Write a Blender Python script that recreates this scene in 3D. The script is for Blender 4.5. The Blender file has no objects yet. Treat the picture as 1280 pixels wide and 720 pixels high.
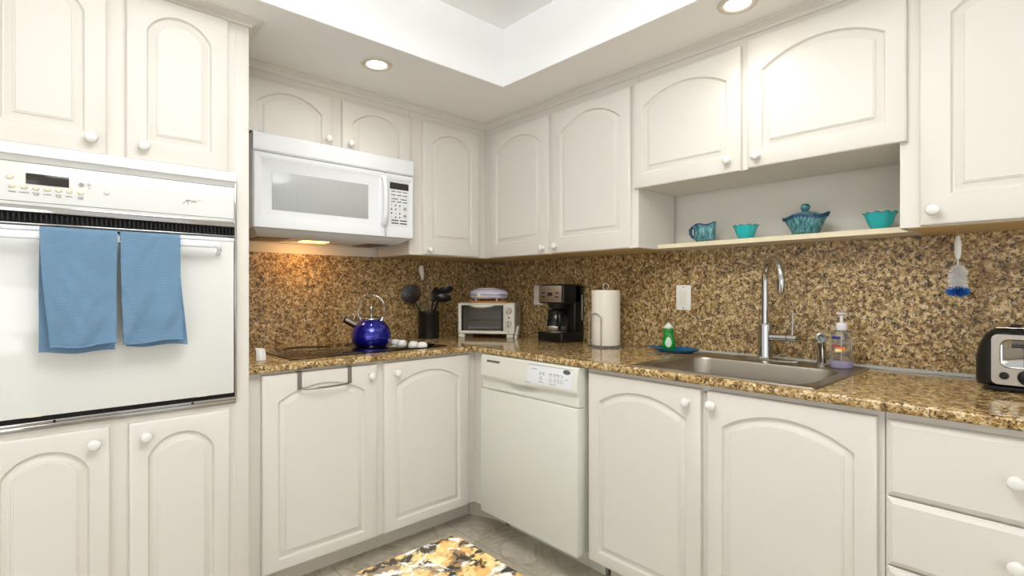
import bpy, bmesh, math, random
from mathutils import Vector, Matrix
random.seed(7)
S = bpy.context.scene
COL = S.collection
PI = math.pi

# ------------------------------------------------------------------ camera, world, lights, exposure
cam_d = bpy.data.cameras.new('camera'); cam = bpy.data.objects.new('camera', cam_d); COL.objects.link(cam)
cam.location = (-2.2099, -2.6738, 1.1976)
YAW = 0.83218
cam.rotation_euler = (PI/2, 0, YAW - PI/2)
cam_d.sensor_width = 36; cam_d.lens = 637.83/1280*36; cam_d.shift_y = 2.43/1280
cam_d.clip_start = 0.02
S.camera = cam

W = bpy.data.worlds.new('world'); S.world = W; W.use_nodes = True
bg = W.node_tree.nodes['Background']; bg.inputs[0].default_value = (0.965, 0.985, 1.0, 1); bg.inputs[1].default_value = 0.86

def area(name, loc, target, sx, sy, power, color):
    l = bpy.data.lights.new(name, 'AREA'); l.shape = 'RECTANGLE'; l.size = sx; l.size_y = sy
    l.energy = power; l.color = color
    o = bpy.data.objects.new(name, l); COL.objects.link(o); o.location = loc
    o.rotation_euler = (Vector(target)-Vector(loc)).to_track_quat('-Z', 'Y').to_euler()
    return o
# added fill behind the camera, tilted up to lift cabinets and lower ceiling
area('rear_fill', (-3.9, -4.2, 1.0), (-0.6, -0.9, 1.75), 2.6, 1.6, 24, (1.0, 0.985, 0.965))
# added uplight, out of view, that whitens the raised tray
area('tray_uplight', (-1.75, -2.0, 2.30), (-1.75, -2.0, 5), 0.9, 0.9, 26, (0.93, 0.97, 1.0))

S.view_settings.view_transform = 'Standard'
S.view_settings.look = 'None'
S.view_settings.gamma = 1
S.view_settings.exposure = 0.14
S.view_settings.use_curve_mapping = False

# ------------------------------------------------------------------ materials
def lin(c):
    return tuple(((v/255)/12.92 if v/255 <= .04045 else ((v/255+.055)/1.055)**2.4) for v in c) + (1,)
MATS = {}
def mat(name, rgb, rough=.5, metal=0, spec=.5, trans=0, ior=1.45, coat=0, emis=None, bump=None, alpha=1):
    if name in MATS: return MATS[name]
    m = bpy.data.materials.new(name); m.use_nodes = True
    nt = m.node_tree; b = nt.nodes['Principled BSDF']
    b.inputs['Base Color'].default_value = lin(rgb); b.inputs['Roughness'].default_value = rough
    b.inputs['Metallic'].default_value = metal; b.inputs['Specular IOR Level'].default_value = spec
    b.inputs['Transmission Weight'].default_value = trans; b.inputs['IOR'].default_value = ior
    b.inputs['Coat Weight'].default_value = coat; b.inputs['Coat Roughness'].default_value = .05
    b.inputs['Alpha'].default_value = alpha
    if emis:
        b.inputs['Emission Color'].default_value = lin(emis[0]); b.inputs['Emission Strength'].default_value = emis[1]
    # faint procedural variation so that no surface is perfectly flat
    tc = nt.nodes.new('ShaderNodeTexCoord'); n = nt.nodes.new('ShaderNodeTexNoise')
    sc, st = bump if bump else (40, .02)
    n.inputs['Scale'].default_value = sc; n.inputs['Detail'].default_value = 4
    nt.links.new(tc.outputs['Object'], n.inputs['Vector'])
    bp = nt.nodes.new('ShaderNodeBump'); bp.inputs['Strength'].default_value = st; bp.inputs['Distance'].default_value = .005
    nt.links.new(n.outputs['Fac'], bp.inputs['Height']); nt.links.new(bp.outputs['Normal'], b.inputs['Normal'])
    MATS[name] = m
    return m

def granite(name, scale, pal, rough, dark, shift=0, dk=0):
    m = bpy.data.materials.new(name); m.use_nodes = True; nt = m.node_tree; N = nt.nodes; L = nt.links
    b = N['Principled BSDF']; b.inputs['Roughness'].default_value = rough
    g = N.new('ShaderNodeNewGeometry')
    def noise(sc, det, rgh=.55, dist=0, off=0):
        mp = N.new('ShaderNodeVectorMath'); mp.operation = 'ADD'; mp.inputs[1].default_value = (off, off*1.7, off*.6)
        L.new(g.outputs['Position'], mp.inputs[0])
        n = N.new('ShaderNodeTexNoise'); n.inputs['Scale'].default_value = sc; n.inputs['Detail'].default_value = det
        n.inputs['Roughness'].default_value = rgh; n.inputs['Distortion'].default_value = dist
        L.new(mp.outputs[0], n.inputs['Vector']); return n
    def math_(op, a, b_):
        k = N.new('ShaderNodeMath'); k.operation = op
        for q, v in ((0, a), (1, b_)):
            if isinstance(v, (int, float)): k.inputs[q].default_value = v
            else: L.new(v, k.inputs[q])
        return k.outputs[0]
    def mixc(f, a, col):
        mx = N.new('ShaderNodeMix'); mx.data_type = 'RGBA'; L.new(f, mx.inputs['Factor']); L.new(a, mx.inputs['A'])
        mx.inputs['B'].default_value = lin(col); return mx.outputs['Result']
    def mask(n, lo, hi):
        k = N.new('ShaderNodeMapRange'); k.inputs[1].default_value = lo; k.inputs[2].default_value = hi
        L.new(n.outputs['Fac'], k.inputs[0]); return k.outputs[0]
    wob = noise(scale*.8, 3)
    mx = N.new('ShaderNodeVectorMath'); mx.operation = 'MULTIPLY_ADD'
    L.new(wob.outputs['Color'], mx.inputs[0]); mx.inputs[1].default_value = (2.6/scale,)*3; L.new(g.outputs['Position'], mx.inputs[2])
    v = N.new('ShaderNodeTexVoronoi'); v.inputs['Scale'].default_value = scale*1.35; L.new(mx.outputs[0], v.inputs['Vector'])
    sp = N.new('ShaderNodeSeparateColor'); L.new(v.outputs['Color'], sp.inputs[0])
    n1 = noise(scale*.9, 6, .65, .8, 3.1)
    f = math_('ADD', math_('MULTIPLY', sp.outputs[0], .34), math_('MULTIPLY', n1.outputs['Fac'], .86))
    f = math_('SUBTRACT', f, .10-shift)
    r = N.new('ShaderNodeValToRGB'); cr = r.color_ramp
    while len(cr.elements) < len(pal): cr.elements.new(.5)
    for e, (p, c) in zip(cr.elements, pal): e.position = p; e.color = lin(c)
    L.new(f, r.inputs[0])
    c = r.outputs[0]
    c = mixc(math_('MULTIPLY', mask(noise(scale*1.1, 5, .6, 1.2, 7.7), .57-dk, .64-dk), .8), c, dark[0])
    c = mixc(math_('MULTIPLY', mask(noise(scale*1.7, 4, .6, .6, 12.3), .575-dk*.7, .62-dk*.7), .95), c, dark[1])
    c = mixc(math_('MULTIPLY', mask(noise(scale*1.5, 4, .6, .8, 17.9), .60-dk*.9, .66-dk*.9), .8), c, dark[2])
    L.new(c, b.inputs['Base Color'])
    return m

def stone_floor():
    m = bpy.data.materials.new('floor_stone'); m.use_nodes = True; nt = m.node_tree; N = nt.nodes; L = nt.links
    b = N['Principled BSDF']; b.inputs['Roughness'].default_value = .38
    g = N.new('ShaderNodeNewGeometry')
    br = N.new('ShaderNodeTexBrick'); br.offset = 0; br.inputs['Scale'].default_value = 1
    br.inputs['Brick Width'].default_value = .60; br.inputs['Row Height'].default_value = .60; br.inputs['Mortar Size'].default_value = .002
    mp = N.new('ShaderNodeMapping'); mp.inputs['Location'].default_value = (.10, .17, 0)
    L.new(g.outputs['Position'], mp.inputs['Vector']); L.new(mp.outputs[0], br.inputs['Vector'])
    n = N.new('ShaderNodeTexNoise'); n.inputs['Scale'].default_value = 3.2; n.inputs['Detail'].default_value = 9; n.inputs['Roughness'].default_value = .62
    n.inputs['Distortion'].default_value = 1.2
    L.new(g.outputs['Position'], n.inputs['Vector'])
    r = N.new('ShaderNodeValToRGB'); cr = r.color_ramp
    pal = [(.25, (172, 162, 144)), (.42, (202, 193, 175)), (.5, (184, 175, 158)), (.58, (212, 203, 186)), (.75, (188, 178, 160))]
    while len(cr.elements) < len(pal): cr.elements.new(.5)
    for e, (p, c) in zip(cr.elements, pal): e.position = p; e.color = lin(c)
    L.new(n.outputs['Fac'], r.inputs[0])
    # thin brown veins
    n2 = N.new('ShaderNodeTexNoise'); n2.inputs['Scale'].default_value = 5; n2.inputs['Detail'].default_value = 10; n2.inputs['Distortion'].default_value = .6
    L.new(g.outputs['Position'], n2.inputs['Vector'])
    s = N.new('ShaderNodeMath'); s.operation = 'SUBTRACT'; s.inputs[1].default_value = .5; L.new(n2.outputs['Fac'], s.inputs[0])
    a = N.new('ShaderNodeMath'); a.operation = 'ABSOLUTE'; L.new(s.outputs[0], a.inputs[0])
    rr = N.new('ShaderNodeMapRange'); rr.inputs[1].default_value = 0; rr.inputs[2].default_value = .012; rr.inputs[3].default_value = .45; rr.inputs[4].default_value = 0
    L.new(a.outputs[0], rr.inputs[0])
    mx = N.new('ShaderNodeMix'); mx.data_type = 'RGBA'; L.new(rr.outputs[0], mx.inputs['Factor']); L.new(r.outputs[0], mx.inputs['A'])
    mx.inputs['B'].default_value = lin((112, 92, 68))
    m2 = N.new('ShaderNodeMix'); m2.data_type = 'RGBA'; L.new(br.outputs['Fac'], m2.inputs['Factor'])
    L.new(mx.outputs['Result'], m2.inputs['A']); m2.inputs['B'].default_value = lin((150, 138, 118))
    L.new(m2.outputs['Result'], b.inputs['Base Color'])
    return m

def wave_cloth(name, rgb, rgb2):
    m = bpy.data.materials.new(name); m.use_nodes = True; nt = m.node_tree; N = nt.nodes; L = nt.links
    b = N['Principled BSDF']; b.inputs['Roughness'].default_value = .95; b.inputs['Specular IOR Level'].default_value = .1
    tc = N.new('ShaderNodeTexCoord')
    w = N.new('ShaderNodeTexWave'); w.bands_direction = 'Z'; w.inputs['Scale'].default_value = 62; w.inputs['Distortion'].default_value = 1.5
    w.inputs['Detail'].default_value = 2
    L.new(tc.outputs['Object'], w.inputs['Vector'])
    n = N.new('ShaderNodeTexNoise'); n.inputs['Scale'].default_value = 320; L.new(tc.outputs['Object'], n.inputs['Vector'])
    mm = N.new('ShaderNodeMath'); mm.operation = 'MULTIPLY'; L.new(w.outputs['Fac'], mm.inputs[0]); L.new(n.outputs['Fac'], mm.inputs[1])
    mx = N.new('ShaderNodeMix'); mx.data_type = 'RGBA'; L.new(mm.outputs[0], mx.inputs['Factor'])
    mx.inputs['A'].default_value = lin(rgb); mx.inputs['B'].default_value = lin(rgb2)
    L.new(mx.outputs['Result'], b.inputs['Base Color'])
    bp = N.new('ShaderNodeBump'); bp.inputs['Strength'].default_value = .35; bp.inputs['Distance'].default_value = .0015
    L.new(mm.outputs[0], bp.inputs['Height']); L.new(bp.outputs['Normal'], b.inputs['Normal'])
    return m

PAL = [(.18, (50, 36, 24)), (.33, (98, 74, 44)), (.45, (146, 114, 66)), (.55, (176, 142, 88)), (.66, (206, 178, 126)), (.8, (228, 210, 172))]
PAL2 = [(.18, (92, 72, 48)), (.32, (150, 108, 56)), (.44, (198, 154, 88)), (.56, (214, 178, 112)), (.7, (222, 198, 146)), (.85, (228, 218, 196))]
M_SPLASH = granite('granite_splash', 62, PAL, .28, ((84, 72, 56), (30, 24, 20), (226, 210, 178)), .02, .012)
M_COUNTER = granite('granite_counter', 62, PAL, .09, ((88, 66, 38), (36, 28, 20), (224, 198, 144)), .06)
M_ISLAND = granite('granite_island', 30, PAL2, .15, ((104, 100, 92), (34, 32, 30), (226, 224, 220)), 0, .062)
M_FLOOR = stone_floor()
M_CAB = mat('cabinet_white', (228, 223, 214), .42, bump=(60, .015))
M_TOE = mat('toe_kick_paint', (226, 220, 206), .6)
M_WALL = mat('wall_paint', (232, 228, 218), .8)
M_CEIL = mat('ceiling_paint', (246, 244, 240), .9, bump=(150, .05))
M_TRAY = mat('tray_paint', (250, 250, 249), .9, bump=(150, .05))
M_KNOB = mat('porcelain_white', (240, 238, 232), .18)
M_WOOD = mat('raw_wood', (206, 178, 128), .6)
M_SHELF = mat('shelf_cream', (236, 224, 192), .5)
M_APPL = mat('appliance_white', (236, 238, 241), .25, coat=.3)
M_DWASH = mat('dishwasher_bisque', (228, 227, 216), .32, coat=.2)
M_GLASSW = mat('white_oven_glass', (230, 230, 226), .05, coat=.6)
M_CHROME = mat('chrome', (190, 188, 184), .07, metal=1)
M_STEEL = mat('stainless', (166, 157, 144), .34, metal=1)
M_STEELB = mat('brushed_steel', (196, 189, 178), .42, metal=1)
M_BLACK = mat('black_plastic', (22, 21, 20), .35)
M_BLACKG = mat('black_glass', (8, 8, 9), .04, coat=.5)
M_DARK = mat('dark_slot', (18, 17, 16), .7)
M_DISP = mat('display_dark', (52, 46, 40), .15)
M_INK = mat('print_grey', (96, 94, 90), .7)
M_BUT = mat('button_cream', (236, 226, 200), .35)
M_BUTG = mat('button_grey', (206, 206, 202), .4)
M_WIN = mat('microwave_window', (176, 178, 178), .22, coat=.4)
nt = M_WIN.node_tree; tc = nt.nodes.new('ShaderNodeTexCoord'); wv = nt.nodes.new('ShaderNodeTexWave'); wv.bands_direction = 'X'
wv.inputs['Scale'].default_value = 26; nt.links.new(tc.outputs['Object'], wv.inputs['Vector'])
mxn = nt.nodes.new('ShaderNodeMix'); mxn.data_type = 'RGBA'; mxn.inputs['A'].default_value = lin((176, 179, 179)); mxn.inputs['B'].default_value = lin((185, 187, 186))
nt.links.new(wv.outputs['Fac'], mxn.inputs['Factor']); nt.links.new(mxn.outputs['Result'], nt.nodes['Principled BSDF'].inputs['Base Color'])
M_BLUE = mat('kettle_blue', (18, 20, 150), .10, metal=.55, coat=.9)
M_TEAL = mat('teal_glaze', (52, 118, 128), .22, coat=.5)
def mottle(m, a, b_, sc):
    nt = m.node_tree; b = nt.nodes['Principled BSDF']; tc = nt.nodes.new('ShaderNodeTexCoord')
    mp = nt.nodes.new('ShaderNodeMapping'); mp.inputs['Scale'].default_value = (1, 1, .22); nt.links.new(tc.outputs['Object'], mp.inputs['Vector'])
    n = nt.nodes.new('ShaderNodeTexNoise'); n.inputs['Scale'].default_value = sc; n.inputs['Detail'].default_value = 3; nt.links.new(mp.outputs[0], n.inputs['Vector'])
    r = nt.nodes.new('ShaderNodeValToRGB'); r.color_ramp.elements[0].position = .40; r.color_ramp.elements[1].position = .62
    r.color_ramp.elements[0].color = lin(a); r.color_ramp.elements[1].color = lin(b_)
    nt.links.new(n.outputs['Fac'], r.inputs[0]); nt.links.new(r.outputs[0], b.inputs['Base Color'])
mottle(M_TEAL, (34, 92, 112), (104, 168, 166), 150)
M_TEALD = mat('dark_blue_glaze', (20, 66, 104), .22, coat=.5)
M_TURQ = mat('turquoise_glass', (34, 196, 202), .15, trans=.12, coat=.5)
M_GREEN = mat('green_liquid', (14, 150, 40), .12, trans=.15, coat=.4)
M_CAPW = mat('cap_white', (226, 232, 216), .4)
M_LABEL = mat('label_pale', (206, 226, 206), .5)
M_TRAYB = mat('tray_blue', (18, 104, 148), .25)
M_PAPER = mat('paper_towel_white', (240, 234, 220), .95, bump=(120, .25))
M_CLEAR = mat('clear_plastic', (240, 244, 244), .05, trans=.95, ior=1.3)
M_GLASS = mat('clear_glass', (245, 248, 246), .02, trans=1, ior=1.35)
M_PURPLE = mat('soap_lilac', (186, 172, 214), .2)
M_TOAST = mat('toaster_oven_cream', (226, 222, 206), .35)
M_TOASTS = mat('toaster_oven_side', (190, 184, 170), .4)
M_LILAC = mat('grill_lilac', (206, 200, 214), .25, coat=.4)
M_BOARD = mat('board_wood', (190, 126, 52), .5)
M_CAULK = mat('caulk_grey', (176, 178, 174), .6)
M_BRUSHB = mat('brush_blue', (30, 104, 190), .7)
M_BRUSHW = mat('bristle_white', (232, 230, 226), .7)
M_LAMP = mat('lamp_lens', (255, 250, 240), .5, emis=((255, 246, 230), 9))
M_TRAYGLOW = mat('tray_panel_glow', (255, 252, 246), .5, emis=((255, 250, 242), .9))  # glow of the unseen panel added in the tray
M_LAMPO = mat('hood_lamp_lens', (255, 220, 140), .5, emis=((255, 205, 110), 4))
M_FILTER = mat('grease_filter', (112, 104, 90), .4, metal=.7)
M_TOWEL = wave_cloth('blue_terry', (104, 136, 164), (132, 162, 188))
M_SWITCH = mat('switch_ivory', (232, 228, 212), .35)
M_GREYTRIM = mat('badge_grey', (120, 122, 118), .3, metal=.6)
M_PANE = mat('oven_pane', (60, 60, 58), .03, alpha=.16)
M_ARM = mat('clear_arm', (196, 190, 178), .12, trans=.5)
M_PUMP = mat('pump_white', (232, 228, 232), .35)
M_SLOT = mat('vent_grey', (116, 114, 104), .6)
M_RING = mat('light_trim', (214, 206, 192), .4)
M_BAR = mat('towel_bar_steel', (150, 146, 138), .22, metal=1)
M_RED = mat('indicator_red', (120, 30, 20), .3)
M_NAVY = mat('label_navy', (24, 50, 130), .5)
M_PINK = mat('label_red', (176, 54, 84), .5)
M_ORANGE = mat('label_orange', (222, 120, 50), .5)
M_CREAM = mat('label_cream', (244, 226, 170), .5)

# ------------------------------------------------------------------ mesh helpers
def new(): return bmesh.new()
def box(bm, x0, x1, y0, y1, z0, z1, bev=0, seg=2):
    t = bmesh.new()
    bmesh.ops.create_cube(t, size=1)
    for v in t.verts:
        v.co = Vector(((x0+x1)/2+v.co.x*(x1-x0), (y0+y1)/2+v.co.y*(y1-y0), (z0+z1)/2+v.co.z*(z1-z0)))
    if bev: bmesh.ops.bevel(t, geom=t.edges[:], offset=bev, segments=seg, affect='EDGES', profile=.5)
    merge(bm, t)
    return bm
def merge(bm, t, M=None):
    if M is not None: bmesh.ops.transform(t, matrix=M, verts=t.verts)
    me = bpy.data.meshes.new('tmp'); t.to_mesh(me); t.free(); bm.from_mesh(me); bpy.data.meshes.remove(me)
def wbox(u0, u1, d0, d1, z0, z1, bev=0, seg=2, bm=None):
    """box in wall coordinates: u along the wall, d out of the wall"""
    return box(bm or new(), u0, u1, -d1, -d0, z0, z1, bev, seg)
def grid(bm, rows, close_u=False, cap0=False, cap1=False):
    V = [[bm.verts.new(p) for p in r] for r in rows]
    n = len(V[0])
    for a, b in zip(V, V[1:]):
        for i in range(n if close_u else n-1):
            j = (i+1) % n
            try: bm.faces.new((a[i], a[j], b[j], b[i]))
            except ValueError: pass
    if cap0: bm.faces.new(V[0][::-1])
    if cap1: bm.faces.new(V[-1])
    return V
def lathe(prof, seg=28, c=(0, 0, 0), M=None, mod=None, sx=1, sy=1, cap0=True, cap1=True, bm=None):
    bm = bm or new(); t = bmesh.new()
    rows = []
    for k, (r, z) in enumerate(prof):
        row = []
        for i in range(seg):
            a = 2*PI*i/seg
            rr, zz = (r, z) if mod is None else mod(r, z, a, k)
            row.append((c[0]+rr*math.cos(a)*sx, c[1]+rr*math.sin(a)*sy, c[2]+zz))
        rows.append(row)
    grid(t, rows, True, cap0, cap1)
    merge(bm, t, M)
    return bm
def tube(pts, r, seg=10, bm=None, closed=False, flat=1):
    bm = bm or new()
    P = [Vector(p) for p in pts]; n = len(P); rows = []
    T = []
    for i in range(n):
        if closed: t = P[(i+1) % n]-P[i-1]
        else: t = P[min(i+1, n-1)]-P[max(i-1, 0)]
        T.append(t.normalized())
    up = Vector((0, 0, 1)) if abs(T[0].z) < .9 else Vector((1, 0, 0))
    nrm = (up-T[0]*up.dot(T[0])).normalized()
    for i in range(n):
        nrm = (nrm-T[i]*nrm.dot(T[i])).normalized(); bi = T[i].cross(nrm)
        rr = r[i] if isinstance(r, (list, tuple)) else r
        rows.append([P[i]+nrm*math.cos(2*PI*k/seg)*rr+bi*math.sin(2*PI*k/seg)*rr*flat for k in range(seg)])
    if closed: rows.append(rows[0])
    grid(bm, rows, True, not closed, not closed)
    if closed: bmesh.ops.remove_doubles(bm, verts=bm.verts, dist=1e-6)
    return bm
def bez(p0, p1, p2, p3, n=12):
    p0, p1, p2, p3 = map(Vector, (p0, p1, p2, p3))
    return [p0*(1-t)**3+p1*3*t*(1-t)**2+p2*3*t*t*(1-t)+p3*t**3 for t in (i/n for i in range(n+1))]
def prism(poly, axis, a0, a1, bm=None):
    """extrude a polygon; axis 'x': poly=(y,z); 'y': poly=(x,z); 'z': poly=(x,y)"""
    bm = bm or new()
    f = {'x': lambda p, a: (a, p[0], p[1]), 'y': lambda p, a: (p[0], a, p[1]), 'z': lambda p, a: (p[0], p[1], a)}[axis]
    A = [bm.verts.new(f(p, a0)) for p in poly]; B = [bm.verts.new(f(p, a1)) for p in poly]
    n = len(poly)
    bm.faces.new(A[::-1]); bm.faces.new(B)
    for i in range(n): bm.faces.new((A[i], A[(i+1) % n], B[(i+1) % n], B[i]))
    return bm
def rrect(x0, x1, y0, y1, r, n=5):
    out = []
    for cx, cy, a in ((x1-r, y1-r, 0), (x0+r, y1-r, PI/2), (x0+r, y0+r, PI), (x1-r, y0+r, 1.5*PI)):
        for k in range(n+1): out.append((cx+r*math.cos(a+k*PI/2/n), cy+r*math.sin(a+k*PI/2/n)))
    return out

ORG = {}
def obj(name, bm, material, parent=None, smooth=35, label=None):
    bmesh.ops.recalc_face_normals(bm, faces=bm.faces)
    if parent is not None and parent in ORG:
        bmesh.ops.translate(bm, vec=-ORG[parent], verts=bm.verts)
    me = bpy.data.meshes.new(name); bm.to_mesh(me); bm.free()
    me.materials.append(material)
    if smooth:
        me.polygons.foreach_set('use_smooth', [True]*len(me.polygons))
        me.set_sharp_from_angle(angle=math.radians(smooth))
    o = bpy.data.objects.new(name, me); COL.objects.link(o)
    if parent is not None:
        o.parent = parent; ORG[o] = ORG.get(parent, Vector((0, 0, 0)))
    if label: o['label'] = label
    return o
def thing(name, label, cat, wall=None, at=(0, 0, 0), rz=0, group=None):
    """an Empty at the thing's base. wall 'A'/'B': at=(u,d,z) and parts are built in wall coordinates"""
    o = bpy.data.objects.new(name, None); COL.objects.link(o); o.empty_display_size = .05
    o['label'] = label; o['category'] = cat
    if group: o['group'] = group
    if wall:
        u, d, z = at
        L = Vector((u, -d, z)); ORG[o] = L
        if wall == 'A': o.location = L
        else: o.location = (L.y, -L.x, z); o.rotation_euler = (0, 0, -PI/2)
    else:
        o.location = at; o.rotation_euler = (0, 0, rz); ORG[o] = Vector((0, 0, 0))
    return o
def tag(o, label, cat, group=None):
    o['label'] = label; o['category'] = cat
    if group: o['group'] = group
    return o
def struct(name, bm, m, wall=None, smooth=35):
    o = obj(name, bm, m, None, smooth); o['kind'] = 'structure'
    if wall == 'B': o.rotation_euler = (0, 0, -PI/2)
    return o
def text_bm(s, size, shear=0):
    c = bpy.data.curves.new('txt', 'FONT'); c.body = s; c.size = size; c.extrude = .0002; c.align_x = 'CENTER'; c.align_y = 'CENTER'; c.shear = shear
    t = bpy.data.objects.new('txt', c); COL.objects.link(t)
    dg = bpy.context.evaluated_depsgraph_get()
    me = bpy.data.meshes.new_from_object(t.evaluated_get(dg))
    bm = bmesh.new(); bm.from_mesh(me)
    bpy.data.objects.remove(t); bpy.data.curves.remove(c); bpy.data.meshes.remove(me)
    return bm
def word(parent, s, size, u, d, z, shear=0, m=None):
    bm = new(); wtext(bm, s, size, u, d, z, shear)
    return obj('printed_word', bm, m or M_INK, parent, 0)
def wtext(bm, s, size, u, d, z, shear=0, rot=0):
    t = text_bm(s, size, shear)
    merge(bm, t, Matrix.Translation((u, -d, z)) @ Matrix.Rotation(rot, 4, 'Y') @ Matrix.Rotation(PI/2, 4, 'X'))
    return bm

# ------------------------------------------------------------------ setting
CEILZ = 2.162; TOPZ = 2.435; TX, TY = -.604, -.848
struct('floor', box(new(), -4.6, .12, -5.2, .12, -.05, 0), M_FLOOR)
struct('wall_left', box(new(), -4.6, .12, .02, .12, 0, 2.5), M_WALL)
struct('wall_right', box(new(), .02, .12, -5.2, .02, 0, 2.5), M_WALL)
bm = new()
box(bm, -4.6, .02, TY, .02, CEILZ, TOPZ+.04)
box(bm, TX, .02, -5.2, TY, CEILZ, TOPZ+.04)
struct('ceiling', bm, M_CEIL)
bm = new()
box(bm, -4.6, TX-.004, TY-.004, TY, CEILZ+.001, TOPZ)
box(bm, TX-.004, TX, -5.2, TY, CEILZ+.001, TOPZ)
struct('trim_1', bm, M_TRAY)
struct('ceiling_tray', box(new(), -4.6, TX, -5.2, TY, TOPZ, TOPZ+.05), M_TRAY)

# ------------------------------------------------------------------ cabinet doors
def arch_loop(x0, x1, z0, zs, rise, o, n=14):
    """panel outline inset by o; side lines, flat bottom, circular arch; returns [(x,z)] BL, BR, arc right to left"""
    hw = (x1-x0)/2; cx = (x0+x1)/2
    R = (hw*hw+rise*rise)/(2*rise); cz = zs+rise-R
    r = R-o; h = hw-o
    a = math.asin(min(1, h/r))
    pts = [(x0+o, z0+o), (x1-o, z0+o)]
    for i in range(n+1):
        t = a-2*a*i/n
        pts.append((cx+r*math.sin(t), cz+r*math.cos(t)))
    return pts
def door_bm(u0, u1, z0, z1, dback, t=.02, arch=None):
    """arch=(side margin, bottom margin, apex z, rise)"""
    bm = new(); front = dback+t
    n = 14
    def rect(i):
        a, b, c, d = u0+i, u1-i, z0+i, z1-i
        return [(a, c), (b, c)]+[(b+(a-b)*k/n, d) for k in range(n+1)]
    rows = [(rect(0), dback), (rect(0), front-.007), (rect(.0012), front-.0035), (rect(.004), front-.001), (rect(.007), front)]
    if arch:
        ms, mb, apex, rise = arch
        for o, dep in ((0, 0), (.0015, .0042), (.0045, .0102), (.008, .0110), (.025, .0054), (.0258, .0026), (.0290, .0020), (.0305, 0)):
            rows.append((arch_loop(u0+ms, u1-ms, z0+mb, apex-rise, rise, o, n), front-dep))
    R3 = [[(x, -d, z) for x, z in pts] for pts, d in rows]
    grid(bm, R3, True, True, True)
    return bm
def knob_bm(u, d, z, r=.0165):
    M = Matrix.Translation((u, -d, z)) @ Matrix.Rotation(PI/2, 4, 'X')
    return lathe([(r*.62, -.002), (r*.6, .003), (r*.45, .008), (r*.55, .013), (r*.9, .016), (r, .021), (r*.9, .026), (r*.55, .0295), (r*.12, .0305)], 20, M=M)
def door(parent, u0, u1, z0, z1, dback, arch, knob):
    o = obj('door', door_bm(u0, u1, z0, z1, dback, .02, arch), M_CAB, parent, 28)
    if knob: obj('knob', knob_bm(knob[0], dback+.02, knob[1]), M_KNOB, o, 60)
    return o
def crown_prof(d, z0, z1, p):
    """crown section as (depth, z) pairs, from face to outer tip to ceiling"""
    h = z1-z0
    return [(d-.01, z0), (d+.006, z0), (d+.009, z0+h*.12), (d+.010, z0+h*.3), (d+p*.42, z0+h*.45), (d+p*.62, z0+h*.62), (d+p*.72, z0+h*.66), (d+p*.78, z0+h*.75), (d+p, z0+h*.84), (d+p, z1), (d-.01, z1)]

# ------------------------------------------------------------------ tall oven cabinet (left wall)
OD = .68
T = thing('oven_cabinet', 'tall white cabinet at the far left holding the built-in oven', 'cabinet', 'A', (-2.05, .34, 0))
OX0, OX1 = -2.436, -1.674
bm = new()
wbox(OX0, OX0+.02, .0, OD-.02, .0, CEILZ-.002, bm=bm); wbox(OX1-.02, OX1, .0, OD-.02, .0, CEILZ-.002, bm=bm)
wbox(OX0+.02, OX1-.02, .0, .02, .0, CEILZ-.002, bm=bm)
wbox(OX0+.02, OX1-.02, .02, OD-.02, .10, .12, bm=bm); wbox(OX0+.02, OX1-.02, .02, OD-.02, .775, .795, bm=bm)
wbox(OX0+.02, OX1-.02, .02, OD-.02, 1.61, 1.63, bm=bm)
obj('carcass', bm, M_CAB, T)
bm = new()
wbox(OX0, -2.379, OD-.02, OD, .10, CEILZ-.002, bm=bm); wbox(-1.718, OX1, OD-.02, OD, .0, CEILZ-.002, .001, bm=bm)
for za, zb in ((.13, .76), (1.64, 2.10)):
    wbox(-2.379, -2.34, OD-.02, OD, za, zb, bm=bm); wbox(-1.765, -1.718, OD-.02, OD, za, zb, bm=bm)
wbox(-2.379, -1.718, OD-.02, OD, .76, .797, bm=bm); wbox(-2.379, -1.718, OD-.02, OD, 1.609, 1.64, bm=bm)
wbox(-2.379, -1.718, OD-.02, OD, 2.10, CEILZ-.002, bm=bm)
wbox(-2.085, -2.012, OD-.02, OD, .10, .76, bm=bm); wbox(-2.085, -2.012, OD-.02, OD, 1.64, 2.10, bm=bm)
wbox(-2.379, -1.718, OD-.02, OD, .08, .13, bm=bm)
obj('face_frame', bm, M_CAB, T)
obj('toe_kick', wbox(-2.43, -1.72, .55, .57, 0, .08), M_TOE, T)
door(T, -2.358, -2.076, 1.606, 2.136, OD, (.052, .062, 2.088, .062), (-2.114, 1.651))
door(T, -2.029, -1.744, 1.606, 2.136, OD, (.052, .062, 2.088, .062), (-1.986, 1.651))
door(T, -2.358, -2.069, .115, .781, OD, (.048, .06, .733, .066), (-2.107, .736))
door(T, -2.022, -1.740, .115, .781, OD, (.048, .06, .733, .066), (-1.98, .735))
# its crown wraps the right-hand return
pr = crown_prof(OD, 2.140, CEILZ-.001, .042)
bm = new(); rows = [[], [], []]
rows[0] = [(OX0-.03, -d, z) for d, z in pr]
rows[1] = [(OX1+(d-OD), -d, z) for d, z in pr]
rows[2] = [(OX1+(d-OD), -.377, z) for d, z in pr]
grid(bm, rows, True, True, True)
obj('crown_molding', bm, M_CAB, T, 25)

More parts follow.
